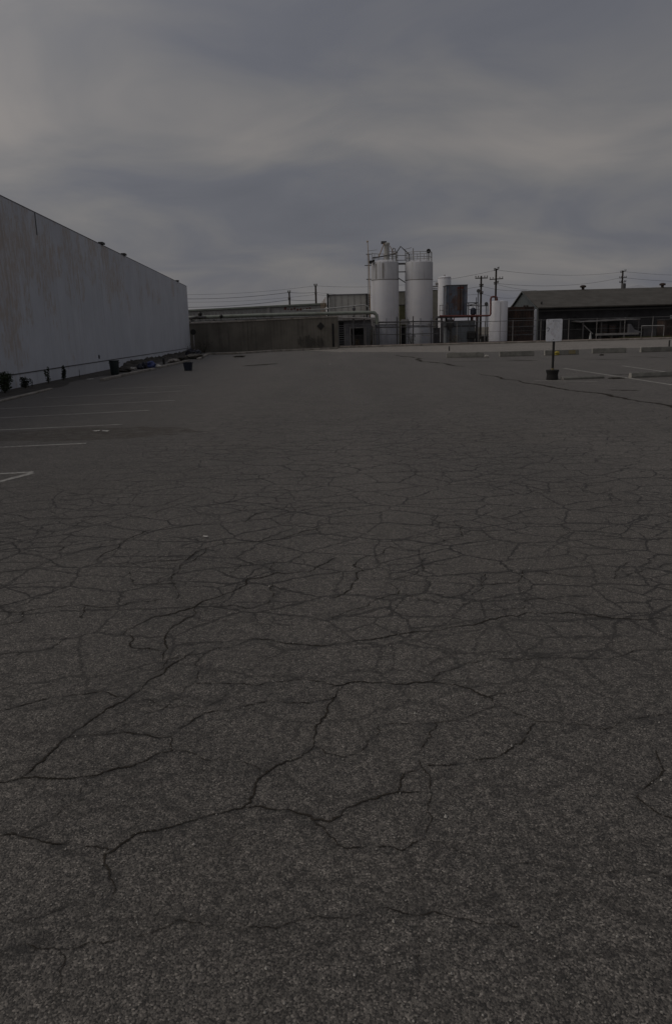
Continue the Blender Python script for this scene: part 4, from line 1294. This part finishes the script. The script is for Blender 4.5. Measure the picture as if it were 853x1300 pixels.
# white storage tank with the red pipe
YK = 79.0
c = ctr(632, YK, 410)
r = (P(643.5, 410, YK).x - P(620.5, 410, YK).x) / 2
zk = lambda py: P(632, py, YK - r).z
stt = thing('storage_tank', 'short wide white storage tank with a red pipe entering its top', 'tank', c)
m = MB(); m.lathe(c, [(r, .012), (r, zk(382.8)), (r * .96, zk(382)), (r * .3, zk(381.2))], 52); m.build('shell', M['silo'], stt)
m = MB(); m.lathe(c, [(r * 1.02, .014), (r * 1.02, .16)], 52); m.build('base_ring', M['steel'], stt)
m = MB(); m.tube([(c.x, YK - r - .02, .1), (c.x, YK - r - .02, zk(383))], .02, 5); m.build('seam', M['pipe_grey'], stt)
rp = thing('red_pipe', 'red oxide pipe running level then rising over the white storage tank', 'pipes', ctr(600, YK - 1.3))
YZ = YK - 1.0
m = MB()
m.tube([P(558, 401.3, YZ), P(590, 401, YZ), P(618, 400.8, YZ), P(621.6, 400.4, YZ), P(622.4, 398.8, YZ), P(622.6, 379.5, YZ), P(623.4, 377.4, YZ), P(625, 376.7, YZ), P(628.5, 376.8, YZ), P(630.2, 377.6, YZ + .5), P(630.4, 379.5, YZ + 1.0), P(630.4, 382.5, YK)], .095, 8)
m.build('pipe', M['rust_red'], rp)
m = MB(); q = P(630.4, 380, YK - .2); m.lathe((q.x, q.y, q.z - .25), [(.17, 0), (.17, .12), (.11, .14), (.11, .3)], 12); m.build('flange', M['rust_red'], rp)
for px in (600, 604.5, 576):
    q = P(px, 402, YZ)
    m = MB(); m.tube([(q.x, q.y, q.z + .02), (q.x, q.y, q.z - .38)], .05, 6); m.build('hanger', M['rust_red'], rp)

# pipe frames and lamps between tower and tank
fr = thing('scaffold', 'thin dark pipe scaffold with crossbars between the rusted tower and the white tank', 'scaffold', ctr(605, 84))
m = MB()
for px, top in ((594.5, 384), (604.6, 377.5), (609, 385), (619, 386)):
    q = P(px, top, 84); m.tube([(q.x, 84, .012), q], .05, 6)
for py in (384.5, 388.2):
    m.tube([P(593, py, 84), P(606, py - .2, 84)], .045, 6)
m.tube([P(593.5, 388.5, 84), P(606, 384.5, 84)], .04, 5); m.tube([P(606, 388.5, 84), P(619, 388, 84)], .045, 6)
m.build('frame', M['steel'], fr)
for px, py, base_px, lbl in ((606.8, 369.3, 607.2, 'upper round yard lamp on a thin pole beside the nearer utility pole'), (616.8, 385.8, 616.8, 'lower round yard lamp on a pole close to the white storage tank')):
    q = P(px, py, 85)
    yl = thing('yard_lamp', lbl, 'lamp', (q.x, 85, .012))
    m = MB(); m.tube([(q.x, 85, .012), (q.x, 85, q.z)], .05, 6); m.build('pole', M['steel'], yl)
    m = MB(); m.lathe((0, 0, 0), [(.05, -.15), (.16, -.08), (.2, .05), (.19, .1)], 14); m.v = [Vector((q.x + p.x, q.y - p.z - .05, q.z + p.y)) for p in m.v]; m.build('lamp_head', M['lamp_glass'], yl)
q = P(599, 396, 81.5)
m = MB(); m.lathe((q.x, q.y - .6, 0), [(.2, pt_), (.3, pt_ + .12), (.3, pt_ + .55), (.14, pt_ + .72)], 16)
tag(m.build('drum', M['bin_blue']), 'dark blue drum standing on the steel platform beside the tower', 'drum')

# rusty stack of sheets beside the gabled shed
YX = 79.5
a, b_, zt, zb_ = rect(645, 389.5, 677, 437, YX)
rx = thing('rusty_shelter', 'dark rust streaked sheet metal shelter between the white tank and the gabled shed', 'shelter', ((a + b_) / 2, YX, .012))
m = MB(); m.box(a, b_, YX, YX + 2.2, .012, zt); m.build('cladding', M['rust_sheet'], rx)
random.seed(21)
for k in range(9):
    x = a + (b_ - a) * (k + .5) / 9
    m = MB(); m.box(x - .1, x + .1, YX - .05, YX - .002, .02, zt + random.uniform(-.35, .25)); m.build('upright_sheet', M['rust_sheet'], rx)
for k in range(4):
    z = zt * (k + .9) / 4.3
    m = MB(); m.box(a - .05, b_ + .05, YX - .09, YX - .052, z - .05, z + .05); m.build('cross_bar', M['steel'], rx)

# ------------------------------------------------------------------ dark gabled shed on the right
YG = 84.0
ga = P(649, 386, YG); gpk = P(660.5, 369.2, YG + 3.8); gr = P(683.5, 389.5, YG)
half = 7.0
xe = P(990, 388, YG).x
xl = gr.x
ze = P(760, 388.6, YG).z
zr = P(760, 368.2, YG + half).z
gs = thing('gabled_shed', 'long dark gabled shed with a brown shingle roof and grey gable end', 'building', ((xl + xe) / 2, YG + half, .012))
op0, op1, opz, _ = rect(690, 409, 709, 437, YG)
m = MB()
m.prism([(xl, .012), (op0, .012), (op0, opz), (op1, opz), (op1, .012), (xe, .012), (xe, ze), (xl, ze)], YG, YG + .2, 'y')
m.box(xl, xe, YG + 2 * half - .2, YG + 2 * half, .012, ze)
m.box(xe - .2, xe, YG + .202, YG + 2 * half - .202, .012, ze)
m.build('wall', M['shed_wall'], gs)
m = MB(); m.prism([(YG + .202, .012), (YG + 2 * half - .202, .012), (YG + 2 * half - .202, ze), (YG + half, zr), (YG + .202, ze)], xl - .001, xl + .2, 'x'); m.build('gable_end', M['gable'], gs)
# roof slopes
def slope(y_e, y_r, name):
    m = MB()
    ov = .35
    dz_ = (zr - ze) / half * ov
    sgn = -1 if y_e < y_r else 1
    ye = y_e + sgn * ov
    pts = [(xl - .15, ye, ze - dz_), (xe, ye, ze - dz_), (xe, y_r, zr), (xl - .15, y_r, zr)]
    m.add(pts + [(x, y, z + .12) for x, y, z in pts], [(0, 1, 2, 3), (4, 5, 6, 7), (0, 1, 5, 4), (1, 2, 6, 5), (2, 3, 7, 6), (3, 0, 4, 7)])
    return m.build(name, M['roof'], gs)


rf = slope(YG, YG + half, 'roof')
slope(YG + 2 * half, YG + half, 'roof')
m = MB()
m.tube([(xl - .18, YG - .35, ze - .2), (xl - .18, YG + half, zr + .05)], .05, 4)
m.build('barge_board', M['gable'], gs)
m = MB(); m.tube([(xl - .18, YG + 2 * half + .35, ze - .2), (xl - .18, YG + half, zr + .05)], .07, 4)
m.build('barge_board', M['galv'], gs)
m = MB(); m.box(xl - .14, xe, YG - .47, YG - .36, ze - .42, ze - .30); m.build('gutter', M['black_paint'], gs)
for px in (739.5, 840.0):
    q = P(px, 367.5, YG + half)
    m = MB(); m.lathe((q.x, YG + half, zr - .15), [(.16, 0), (.16, .45), (.34, .5), (.34, .66), (.14, .74)], 14); m.build('roof_vent', M['rust_sheet'], rf)
q = P(687, 384, YG + .9)
m = MB(); zz = ze + (zr - ze) * (.9 / half); m.lathe((q.x, YG + .9, zz), [(.08, 0), (.08, .3), (.14, .32), (.1, .4)], 10); m.build('flue', M['black_paint'], rf)
da, db, dzt, _ = rect(727, 402, 731, 419, YG)
m = MB(); m.box(da, db, YG - .03, YG - .003, P(729, 419, YG).z, dzt); m.build('slot_window', M['dark'], gs)
da, db, dzt, dzb = rect(797, 399.5, 801, 403, YG)
m = MB(); m.box(da, db, YG - .03, YG - .003, dzb, dzt); m.build('window', M['dark'], gs)
da, db, dzt, dzb = rect(850, 400, 858, 404.5, YG)
m = MB(); m.box(da, db, YG - .05, YG - .003, dzb, dzt); m.build('notice_board', M['galv'], gs)
# white corner post
a, b_, zt, zb_ = rect(673.5, 393, 681, 437, YG - 1.2)
m = MB(); m.lathe(((a + b_) / 2, YG - 1.0, 0), [((b_ - a) / 2, .012), ((b_ - a) / 2, zt - .05), ((b_ - a) / 2 * .85, zt)], 24)
tag(m.build('upright_cylinder', M['old_white']), 'pale upright cylinder tucked between the rusty shelter and the dark shed', 'tank')

# lean-to canopy with junk below
YL = 80.5
za_ = P(737, 409.5, YL).z; zb2 = P(818, 405.5, YL).z
xa = P(737, 409.5, YL).x; xb = P(812, 406, YL).x
ln = thing('lean_to', 'sagging pale roofed lean-to along the front of the dark gabled shed', 'shelter', ((xa + xb) / 2, YL, .012))
m = MB()
K = 12
vs = []
for k in range(K + 1):
    u = k / K
    x = xa + (xb - xa) * u
    z = za_ + (zb2 - za_) * u + .05 * math.sin(k * 2.1)
    vs += [(x, YL, z), (x, YG - .05, z + .14), (x, YG - .05, z + .19), (x, YL, z + .06)]
fs = [(0, 1, 2, 3), (4 * K, 4 * K + 1, 4 * K + 2, 4 * K + 3)]
for k in range(K):
    for j in range(4):
        fs.append((4 * k + j, 4 * k + (j + 1) % 4, 4 * k + 4 + (j + 1) % 4, 4 * k + 4 + j))
m.add(vs, fs)
m.build('roof', M['steel'], ln)
m = MB(); m.prism([(xa, za_ + .03), (xb, zb2 + .03), (xb, zb2 + .09), (xa, za_ + .09)], YL - .06, YL - .003, 'y'); m.build('fascia', M['pipe_grey'], ln)
for px in (740, 763, 787, 810):
    x = P(px, 420, YL).x
    m = MB(); m.box(x - .05, x + .05, YL + .05, YL + .15, .012, za_ + (zb2 - za_) * (px - 737) / 80 - .02); m.build('post', M['steel'], ln)
m = MB(); m.tube([P(739, 411, YL + .2), P(752, 424, YL + .2)], .05, 6); m.build('brace', M['pipe_grey'], ln)
# things below it
a, b_, zt, zb_ = rect(758, 422.8, 810, 425.2, YL - .4)
tbm = thing('long_bench', 'long low table top on dark legs under the lean-to', 'table', ((a + b_) / 2, YL - .4, .012))
m = MB(); m.box(a, b_, YL - .5, YL + .3, zb_, zt); m.build('table_top', M['pipe_grey'], tbm)
for u in (.08, .36, .64, .92):
    x = a + (b_ - a) * u
    m = MB(); m.box(x - .06, x + .06, YL - .4, YL + .2, .012, zb_); m.build('leg', M['steel'], tbm)
a, b_, zt, zb_ = rect(797, 411, 812, 422.5, YL - .1)
m = MB(); m.prism([(a, zt), (a + .15, zt), (a + (b_ - a) * .45, zb_ + .35), (b_, zb_ + .1), (b_, zb_), (a, zb_)], YL - .35, YL + .15, 'y')
tag(m.build('chute', M['block']), 'pale curved chute resting on the long table under the lean-to', 'chute')
for k, (px, lbl) in enumerate(((768, 'first dark crate under the lean-to, by its sloping brace'), (779, 'middle dark crate under the lean-to between two posts'), (793, 'dark crate under the lean-to nearest the pale chute'))):
    a, b_, zt, zb_ = rect(px - 4, 411 + k, px + 4, 422.6, YL)
    cr_ = thing('crate', lbl, 'crate', ((a + b_) / 2, YL, zb_), 'crates under the lean-to')
    m = MB(); m.box(a, b_, YL + .4, YL + 1.1, .012, zt); m.build('box', M['rust_sheet'], cr_)
    m = MB()
    for z in np.linspace(.3, zt - .1, 5):
        m.box(a - .02, b_ + .02, YL + .36, YL + .398, z - .05, z + .05)
    m.build('slat', M['shed_wall'], cr_)
# pipe goal frame and brown stack at right
gf = thing('goal_frame', 'white pipe frame like a small goal standing on the grass strip', 'frame', ctr(829, YF + 1.6))
YH = YF + 1.6
ql, qr = P(814, 413.8, YH), P(842.5, 413.3, YH)
m = MB(); m.tube([(ql.x, YH, ql.z), (qr.x, YH, qr.z)], .05, 8); m.build('crossbar', M['white_pipe'], gf)
for q in (ql, qr):
    m = MB(); m.tube([(q.x, YH, .012), (q.x, YH, q.z)], .022 if q is ql else .03, 8); m.build('post', M['white_pipe'], gf)
slab(843, 406, 870, 437, 81.0, 2.0, 'rust_sheet', 'rusty_container', 'dark rusty container behind the pipe goal frame at the picture edge', 'container')
slab(816, 417, 832, 437, 81.5, 1.5, 'steel', 'dark_container', 'dark steel container seen through the pipe goal frame', 'container')
# cone
q = ctr(748.8, YF + .9)
zt = P(748.8, 422, YF + .9).z
cn = thing('traffic_cone', 'pale traffic cone standing inside the fence before the lean-to', 'traffic cone', q)
m = MB(); m.lathe(q, [(.17, .04), (.14, .12), (.05, zt - .06), (.03, zt)], 16); m.build('cone', M['white_pipe'], cn)
m = MB(); m.box(q.x - .22, q.x + .22, q.y - .22, q.y + .22, .013, .05); m.build('base', M['white_pipe'], cn)
# grass strip
m = MB()
random.seed(5)
x0g, x1g = ctr(792, YF + 1).x, ctr(905, YF + 1).x
for k in range(5000):
    x = random.uniform(x0g, x1g); y = YF + random.uniform(.6, 3.2); h = random.uniform(.08, .30)
    d = Vector((random.gauss(0, .06), random.gauss(0, .06), 0))
    m.add([(x - .025, y, .01), (x + .025, y, .01), (x + d.x, y + d.y, h)], [(0, 1, 2)])
go = m.build('grass', M['grass']); go['kind'] = 'stuff'

# ------------------------------------------------------------------ chain link fence
random.seed(9)
fx0, fx1 = ctr(438, YF).x, ctr(900, YF).x
fe = thing('chain_link_fence', 'long chain-link fence with thin rails along the far side of the street', 'fence', ((fx0 + fx1) / 2, YF, .145))
zt = 1.95
m = MB()
sp_ = .16
k = 0
x = fx0 - zt
while x < fx1:
    for sgn in (1, -1):
        p = Vector((x if sgn > 0 else x + zt, YF, .16)); e = Vector((x + zt if sgn > 0 else x, YF, .16 + zt - .02))
        if min(p.x, e.x) >= fx0 and max(p.x, e.x) <= fx1:
            w_ = .0028
            s = Vector((w_, 0, 0))
            m.add([p - s, p + s, e + s, e - s, p + Vector((0, w_, 0)), e + Vector((0, w_, 0))], [(0, 1, 2, 3), (0, 4, 5, 3), (1, 4, 5, 2)])
    x += sp_
m.build('mesh', M['fence_steel'], fe)
m = MB()
m.tube([(fx0, YF, zt + .14), (fx1, YF, zt + .14)], .026, 6); m.tube([(fx0, YF - .004, 1.12), (fx1, YF - .004, 1.12)], .011, 6)
m.build('rail', M['fence_steel'], fe)
xp = fx0
while xp <= fx1 + .1:
    m = MB(); m.tube([(xp, YF + .03, .146), (xp, YF + .03, zt + .2)], .028, 6); m.build('post', M['pipe_grey'], fe)
    xp += 2.72
# shrubs behind the fence
plant(522, 438, 1.15, .62, 420, 'round dark shrub between the silo feet behind the fence', 'leaf_dark', .10, 'shrub', 6, Y=77.6)
plant(471, 438, 1.9, .7, 420, 'tall dull green shrub beside the dark doorway of the block room', 'leaf', .09, 'shrub', 6, Y=77.4)
plant(577, 438, .9, 1.2, 380, 'wide low green brown shrub under the steel platform', 'leaf_dry', .10, 'shrub', 7, Y=78.5)
plant(454, 438, .8, .5, 200, 'small olive shrub in front of the dark doorway', 'leaf_dry', .09, 'shrub', 5, Y=77.3)
plant(260, 447, 1.0, 1.3, 360, 'dark scrubby bush growing at the foot of the concrete wall', 'leaf_dark', .09, 'shrub', 9, Y=69.9)
for px, hh, lb_ in ((696, .5, 'dark weed tuft behind the fence beyond the white sign'), (735, .4, 'dark weed tuft behind the fence near the narrow slot window'), (775, .45, 'dark weed tuft before the long table'), (650, .35, 'dark weed tuft before the rusty shelter')):
    plant(px, 436, hh, .5, 120, lb_, 'leaf_dark', .08, 'weed_tuft', 5, Y=77.4)

# ------------------------------------------------------------------ wheel stops
random.seed(12)
def wheel_stop_mesh(mb, a, b, h=.15, wd=.17, seed=0):
    r_ = random.Random(seed)
    a, b = Vector((a.x, a.y, 0)), Vector((b.x, b.y, 0))
    d = (b - a).normalized(); s = Vector((-d.y, d.x, 0)); L = (b - a).length
    prof = [(-wd / 2, 0), (-wd / 2, .045), (-wd * .30, h * .92), (-wd * .22, h), (wd * .22, h), (wd * .30, h * .92), (wd / 2, .045), (wd / 2, 0)]
    N_ = 26
    vs = []
    for i in range(N_ + 1):
        u = i / N_
        e = 1.0 if 0 < i < N_ else .93
        for px, pz in prof:
            chip = r_.uniform(-.006, .004) if pz > .05 else 0
            if pz > .1 and r_.random() < .06:
                chip -= r_.uniform(.008, .025)
            q = a + d * (L * u + r_.uniform(-.004, .004)) + s * (px * e + r_.uniform(-.003, .003))
            vs.append((q.x, q.y, max(pz * e + chip, 0) + .003))
    n_ = len(prof)
    fs = [(i * n_ + k, i * n_ + (k + 1) % n_, (i + 1) * n_ + (k + 1) % n_, (i + 1) * n_ + k) for i in range(N_) for k in range(n_)]
    fs += [tuple(range(n_)), tuple(range(N_ * n_, N_ * n_ + n_))]
    mb.add(vs, fs)
    return d, s, L


ws = [((567.5, 454.3), (613.5, 453.6), 'wheel stop nearest the driveway in the far row, broken at one end'),
      ((634.5, 452.8), (677.5, 451.8), 'intact wheel stop in the far row, second from the driveway'),
      ((691.5, 451.2), (733.5, 450), 'wheel stop behind the white sign with worn yellow paint'),
      ((752.0, 448.7), (794.0, 447.7), 'clean grey wheel stop in the far row before the lean-to'),
      ((813.0, 447.3), (856.0, 446.0), 'far row wheel stop nearest the picture edge'),
      ((714.0, 482.0), (765.0, 480.2), 'low worn near wheel stop beside the base of the white sign'),
      ((800.5, 479.8), (866.0, 477.2), 'near row wheel stop running out of the picture, farthest from the sign')]
for k, (p, q, lbl) in enumerate(ws):
    a, b_ = G(*p), G(*q)
    th = thing('wheel_stop', lbl, 'wheel stop', ((a.x + b_.x) / 2, (a.y + b_.y) / 2, 0), 'concrete wheel stops')
    m = MB()
    d, s, L = wheel_stop_mesh(m, a, b_, .085 if k == 5 else (.27 if k < 5 else .15), .18, k + 3)
    m.build('block', M['stop'], th)
    e = MB(); hh_ = .085 if k == 5 else (.27 if k < 5 else .15)
    p0_ = Vector((a.x, a.y, 0)) - d * .012; q0_ = p0_ - d * .03
    e.add([c_ + s * x_ + Vector((0, 0, z_)) for c_ in (p0_, q0_) for x_, z_ in ((-.085, .004), (.085, .004), (.05, hh_ * .97), (-.05, hh_ * .97))], [(0, 1, 2, 3), (4, 5, 6, 7), (0, 1, 5, 4), (1, 2, 6, 5), (2, 3, 7, 6), (3, 0, 4, 7)])
    e.build('sunlit_end', M['concrete_pale'], th)  # added paler end plate: sunlight on this end put into the colour
    for u in (.16, .84):
        c = Vector((a.x, a.y, 0)) + d * L * u
        m = MB(); m.lathe((c.x, c.y, 0), [(.016, .05), (.016, (.29 if k < 5 else .165) if k != 5 else .09), (.004, (.296 if k < 5 else .17) if k != 5 else .096)], 8); m.build('anchor_pin', M['steel'], th)
    if k == 2:
        m = MB(); c0_ = Vector((a.x, a.y, 0)) + d * L * .70; c1_ = Vector((a.x, a.y, 0)) + d * L * .90
        f_ = -s * .098
        m.add([c0_ + f_ + Vector((0, 0, .05)), c1_ + f_ + Vector((0, 0, .05)), c1_ - s * .060 + Vector((0, 0, .245)), c0_ - s * .060 + Vector((0, 0, .245))], [(0, 1, 2, 3)])
        m.build('paint_patch', M['yellow_worn'], th)
        rag = c0_ - d * L * .42
lump(706.2, 451.0, .15, .12, 'yellow', 'rag', 'crumpled yellow rag against the wheel stop behind the white sign', 'rag', 17)
lump(617.5, 453.8, .12, .07, 'concrete_pale', 'concrete_chunk', 'broken concrete chunk at the end of the nearest far row wheel stop', 'rubble', 18)
lump(763, 451.3, .10, .04, 'dirt', 'leaf_heap', 'small dark leaf heap before the clean far row wheel stop', 'leaves', 19)
lump(781, 480.5, .22, .025, 'dirt', 'leaf_heap', 'dark flattened heap between the two near wheel stops', 'leaves', 20)

# ------------------------------------------------------------------ white sign on a post in a black base
b = G(700.5, 482)
YN = b.y
sg = thing('post_sign', 'scuffed white sign on a black post in a black flared base', 'sign', b)
a, b_, zt, zb_ = rect(692.2, 405.0, 712.6, 433.2, YN)
cx_ = (a + b_) / 2
cr = .035
def rounded(x0, x1, z0, z1, rad, n=5):
    o = []
    for (x, z, q0) in ((x1 - rad, z0 + rad, -90), (x1 - rad, z1 - rad, 0), (x0 + rad, z1 - rad, 90), (x0 + rad, z0 + rad, 180)):
        for k in range(n + 1):
            q = R(q0 + 90 * k / n)
            o.append((x + rad * math.cos(q), z + rad * math.sin(q)))
    return o


m = MB(); m.prism(rounded(a, b_, zb_, zt, cr), YN - .052, YN - .036, 'y'); pnl = m.build('panel', M['sign_white'], sg)
def zpx(px, py):
    q = P(px, py, YN - .055)
    return (q.x, YN - .0545, q.z)


m = MB(); m.tube([zpx(693.6, 416.6), zpx(695.3, 415.8), zpx(696.9, 416.9), zpx(696.6, 418.6), zpx(695.2, 420.0), zpx(694.6, 421.0)], .008, 5); m.build('scrawl', M['ink'], pnl)
m = MB()
m.tube([zpx(701.3, 407.1), zpx(704, 406.8), zpx(707.5, 407.2), zpx(711, 407.3)], .007, 4)
m.tube([zpx(699, 407.4), zpx(701.5, 407.0)], .006, 4)
m.tube([zpx(705.6, 413.8), zpx(707, 415.4), zpx(708.8, 414.6)], .005, 4); m.build('scratch', M['ink_faint'], pnl)
m = MB(); m.tube([zpx(698.8, 421.5), zpx(700.2, 424.5), zpx(701.8, 422.2), zpx(701.2, 425)], .005, 4); m.build('red_scrawl', M['ink_pink'], pnl)
for py in (407.5, 430.8):
    q = zpx(702.2, py)
    m = MB(); m.lathe((0, 0, 0), [(.012, 0), (.012, .006), (.005, .009)], 8); m.v = [Vector((q[0] + p.x, YN - .052 - p.z, q[2] + p.y)) for p in m.v]; m.build('bolt', M['steel'], sg)
xpst = b.x
m = MB(); m.tube([(xpst, YN, .30), (xpst + .01, YN, zt - .04)], .036, 12); m.build('post', M['black_paint'], sg)
m = MB(); m.lathe((xpst, YN, 0), [(.175, .004), (.18, .03), (.165, .12), (.165, .17), (.185, .24), (.195, .285), (.18, .295), (.05, .27)], 26); m.build('base', M['rubber'], sg)
m = MB(); m.lathe((xpst, YN, 0), [(.05, .285), (.05, .33), (.038, .34)], 12); m.build('collar', M['yellow_worn'], sg)

# ------------------------------------------------------------------ utility poles and wires
def upole(px, top, Y, r, arms, label, extra=None):
    q = P(px, top, Y)
    th = thing('utility_pole', label, 'utility pole', (q.x, Y, 0))
    m = MB(); m.tube([(q.x, Y, 0), (q.x, Y, q.z)], r * 1.25, 10, r * .85); m.build('shaft', M['wood_pole'], th)
    for py, w_, tilt in arms:
        z = P(px, py, Y).z
        m = MB()
        dxx = w_ / FOC * Y
        m.prism([(q.x - dxx, z - .06 - tilt * dxx), (q.x + dxx, z - .06 + tilt * dxx), (q.x + dxx, z + .07 + tilt * dxx), (q.x - dxx, z + .07 - tilt * dxx)], Y - r - .12, Y - r * .9, 'y')
        arm = m.build('crossarm', M['wood_pole'], th)
        for u in (-.92, -.5, .5, .92):
            x = q.x + dxx * u
            m = MB(); m.lathe((x, Y - r - .06, z + .07 + tilt * dxx * u), [(.03, 0), (.03, .08), (.075, .1), (.075, .2), (.03, .25)], 8); m.build('insulator', M['insul'], arm)
    return th, q


pl = {}
pl['a'] = upole(367.2, 371.0, 125, .15, [(371.5, 1.6, 0), (380.5, 1.2, 0)], 'short bare utility pole behind the concrete wall, nearer the warehouse')
pl['b'] = upole(400.6, 362.3, 125, .16, [(363.0, 1.8, 0), (374, 1.1, 0)], 'taller utility pole behind the concrete wall, beside the pale metal shed')
pl['c'] = upole(610.6, 350.2, 105, .13, [(353.2, 7.6, 0), (363.6, 2.2, 0), (373.0, 2.2, 0)], 'utility pole with one wide crossarm between the rusted tower and the white tank')
pl['d'] = upole(629.6, 341.0, 120, .15, [(342.5, 3.0, .3), (354.4, 8.2, .04), (360.0, 2.8, .3)], 'tallest utility pole, rising behind the white storage tank')
pl['e'] = upole(790.2, 343.5, 150, .17, [(345.0, 3.4, .25), (352.8, 4.4, .03), (358.3, 4.0, .1)], 'utility pole with stacked crossarms behind the dark gabled shed')
q = P(791, 363, 149.6)
m = MB(); m.lathe((q.x, 149.5, q.z - .5), [(.2, 0), (.38, .1), (.38, .9), (.2, 1.0)], 14); m.build('transformer', M['steel'], pl['e'][0])


def wire(p, Yp, q, Yq, sag, label, r=.022):
    a, b_ = P(*p, Yp), P(*q, Yq)
    pts = []
    for k in range(19):
        u = k / 18
        c = a.lerp(b_, u)
        c.z -= sag * 4 * u * (1 - u)
        pts.append(c)
    m = MB(); m.tube(pts, r, 5)
    tag(m.build('power_line', M['wire']), label, 'power line', 'power lines across the sky')


wire((200, 373.5), 128, (400.6, 362.8), 125, .5, 'uppermost power line from the taller pole by the metal shed towards the warehouse', .016)
wire((200, 378.5), 128, (367.2, 371.2), 125, .45, 'power line from the short bare pole top towards the warehouse', .03)
wire((200, 382.8), 128, (400.6, 373.8), 125, .5, 'power line from the middle of the taller pole towards the warehouse', .016)
wire((200, 389.6), 128, (367.2, 380.6), 125, .45, 'lowest power line from the short bare pole towards the warehouse', .03)
wire((367.2, 371.2), 125, (400.6, 371.2), 125, .1, 'upper power line strung between the two poles behind the concrete wall', .026)
wire((367.2, 380.6), 125, (400.6, 381), 125, .1, 'lower power line strung between the two poles behind the concrete wall', .026)
wire((400.6, 362.8), 125, (629.6, 342.8), 120, 1.0, 'long power line from the metal shed pole past the silos to the tallest pole', .018)
wire((400.6, 371.2), 125, (610.6, 363.6), 105, .8, 'middle power line passing behind the silos to the wide armed pole', .018)
wire((400.6, 374), 125, (610.6, 373.2), 105, .5, 'lower power line passing behind the silos to the wide armed pole', .016)
wire((629.6, 342.6), 120, (790.2, 345), 150, .7, 'uppermost power line between the tallest pole and the shed pole', .018)
wire((632, 360), 120, (786.5, 352.8), 150, .8, 'middle power line between the tallest pole and the shed pole', .02)
wire((630, 361), 120, (700, 369), 112, .3, 'power line sloping from the tallest pole down behind the shed roof', .016)
wire((612.5, 363.6), 105, (670, 368), 108, .3, 'power line from the wide armed pole down behind the shed ridge', .016)
wire((612.5, 373), 105, (655, 378), 108, .25, 'lowest power line from the wide armed pole to the shed gable', .016)
wire((793.5, 345), 150, (960, 346), 155, .6, 'uppermost power line from the shed pole out of the picture', .018)
wire((794, 352.8), 150, (960, 354.5), 155, .6, 'lower power line from the shed pole out of the picture', .022)

for o in col.objects:
    if '_o' in o:
        del o['_o']
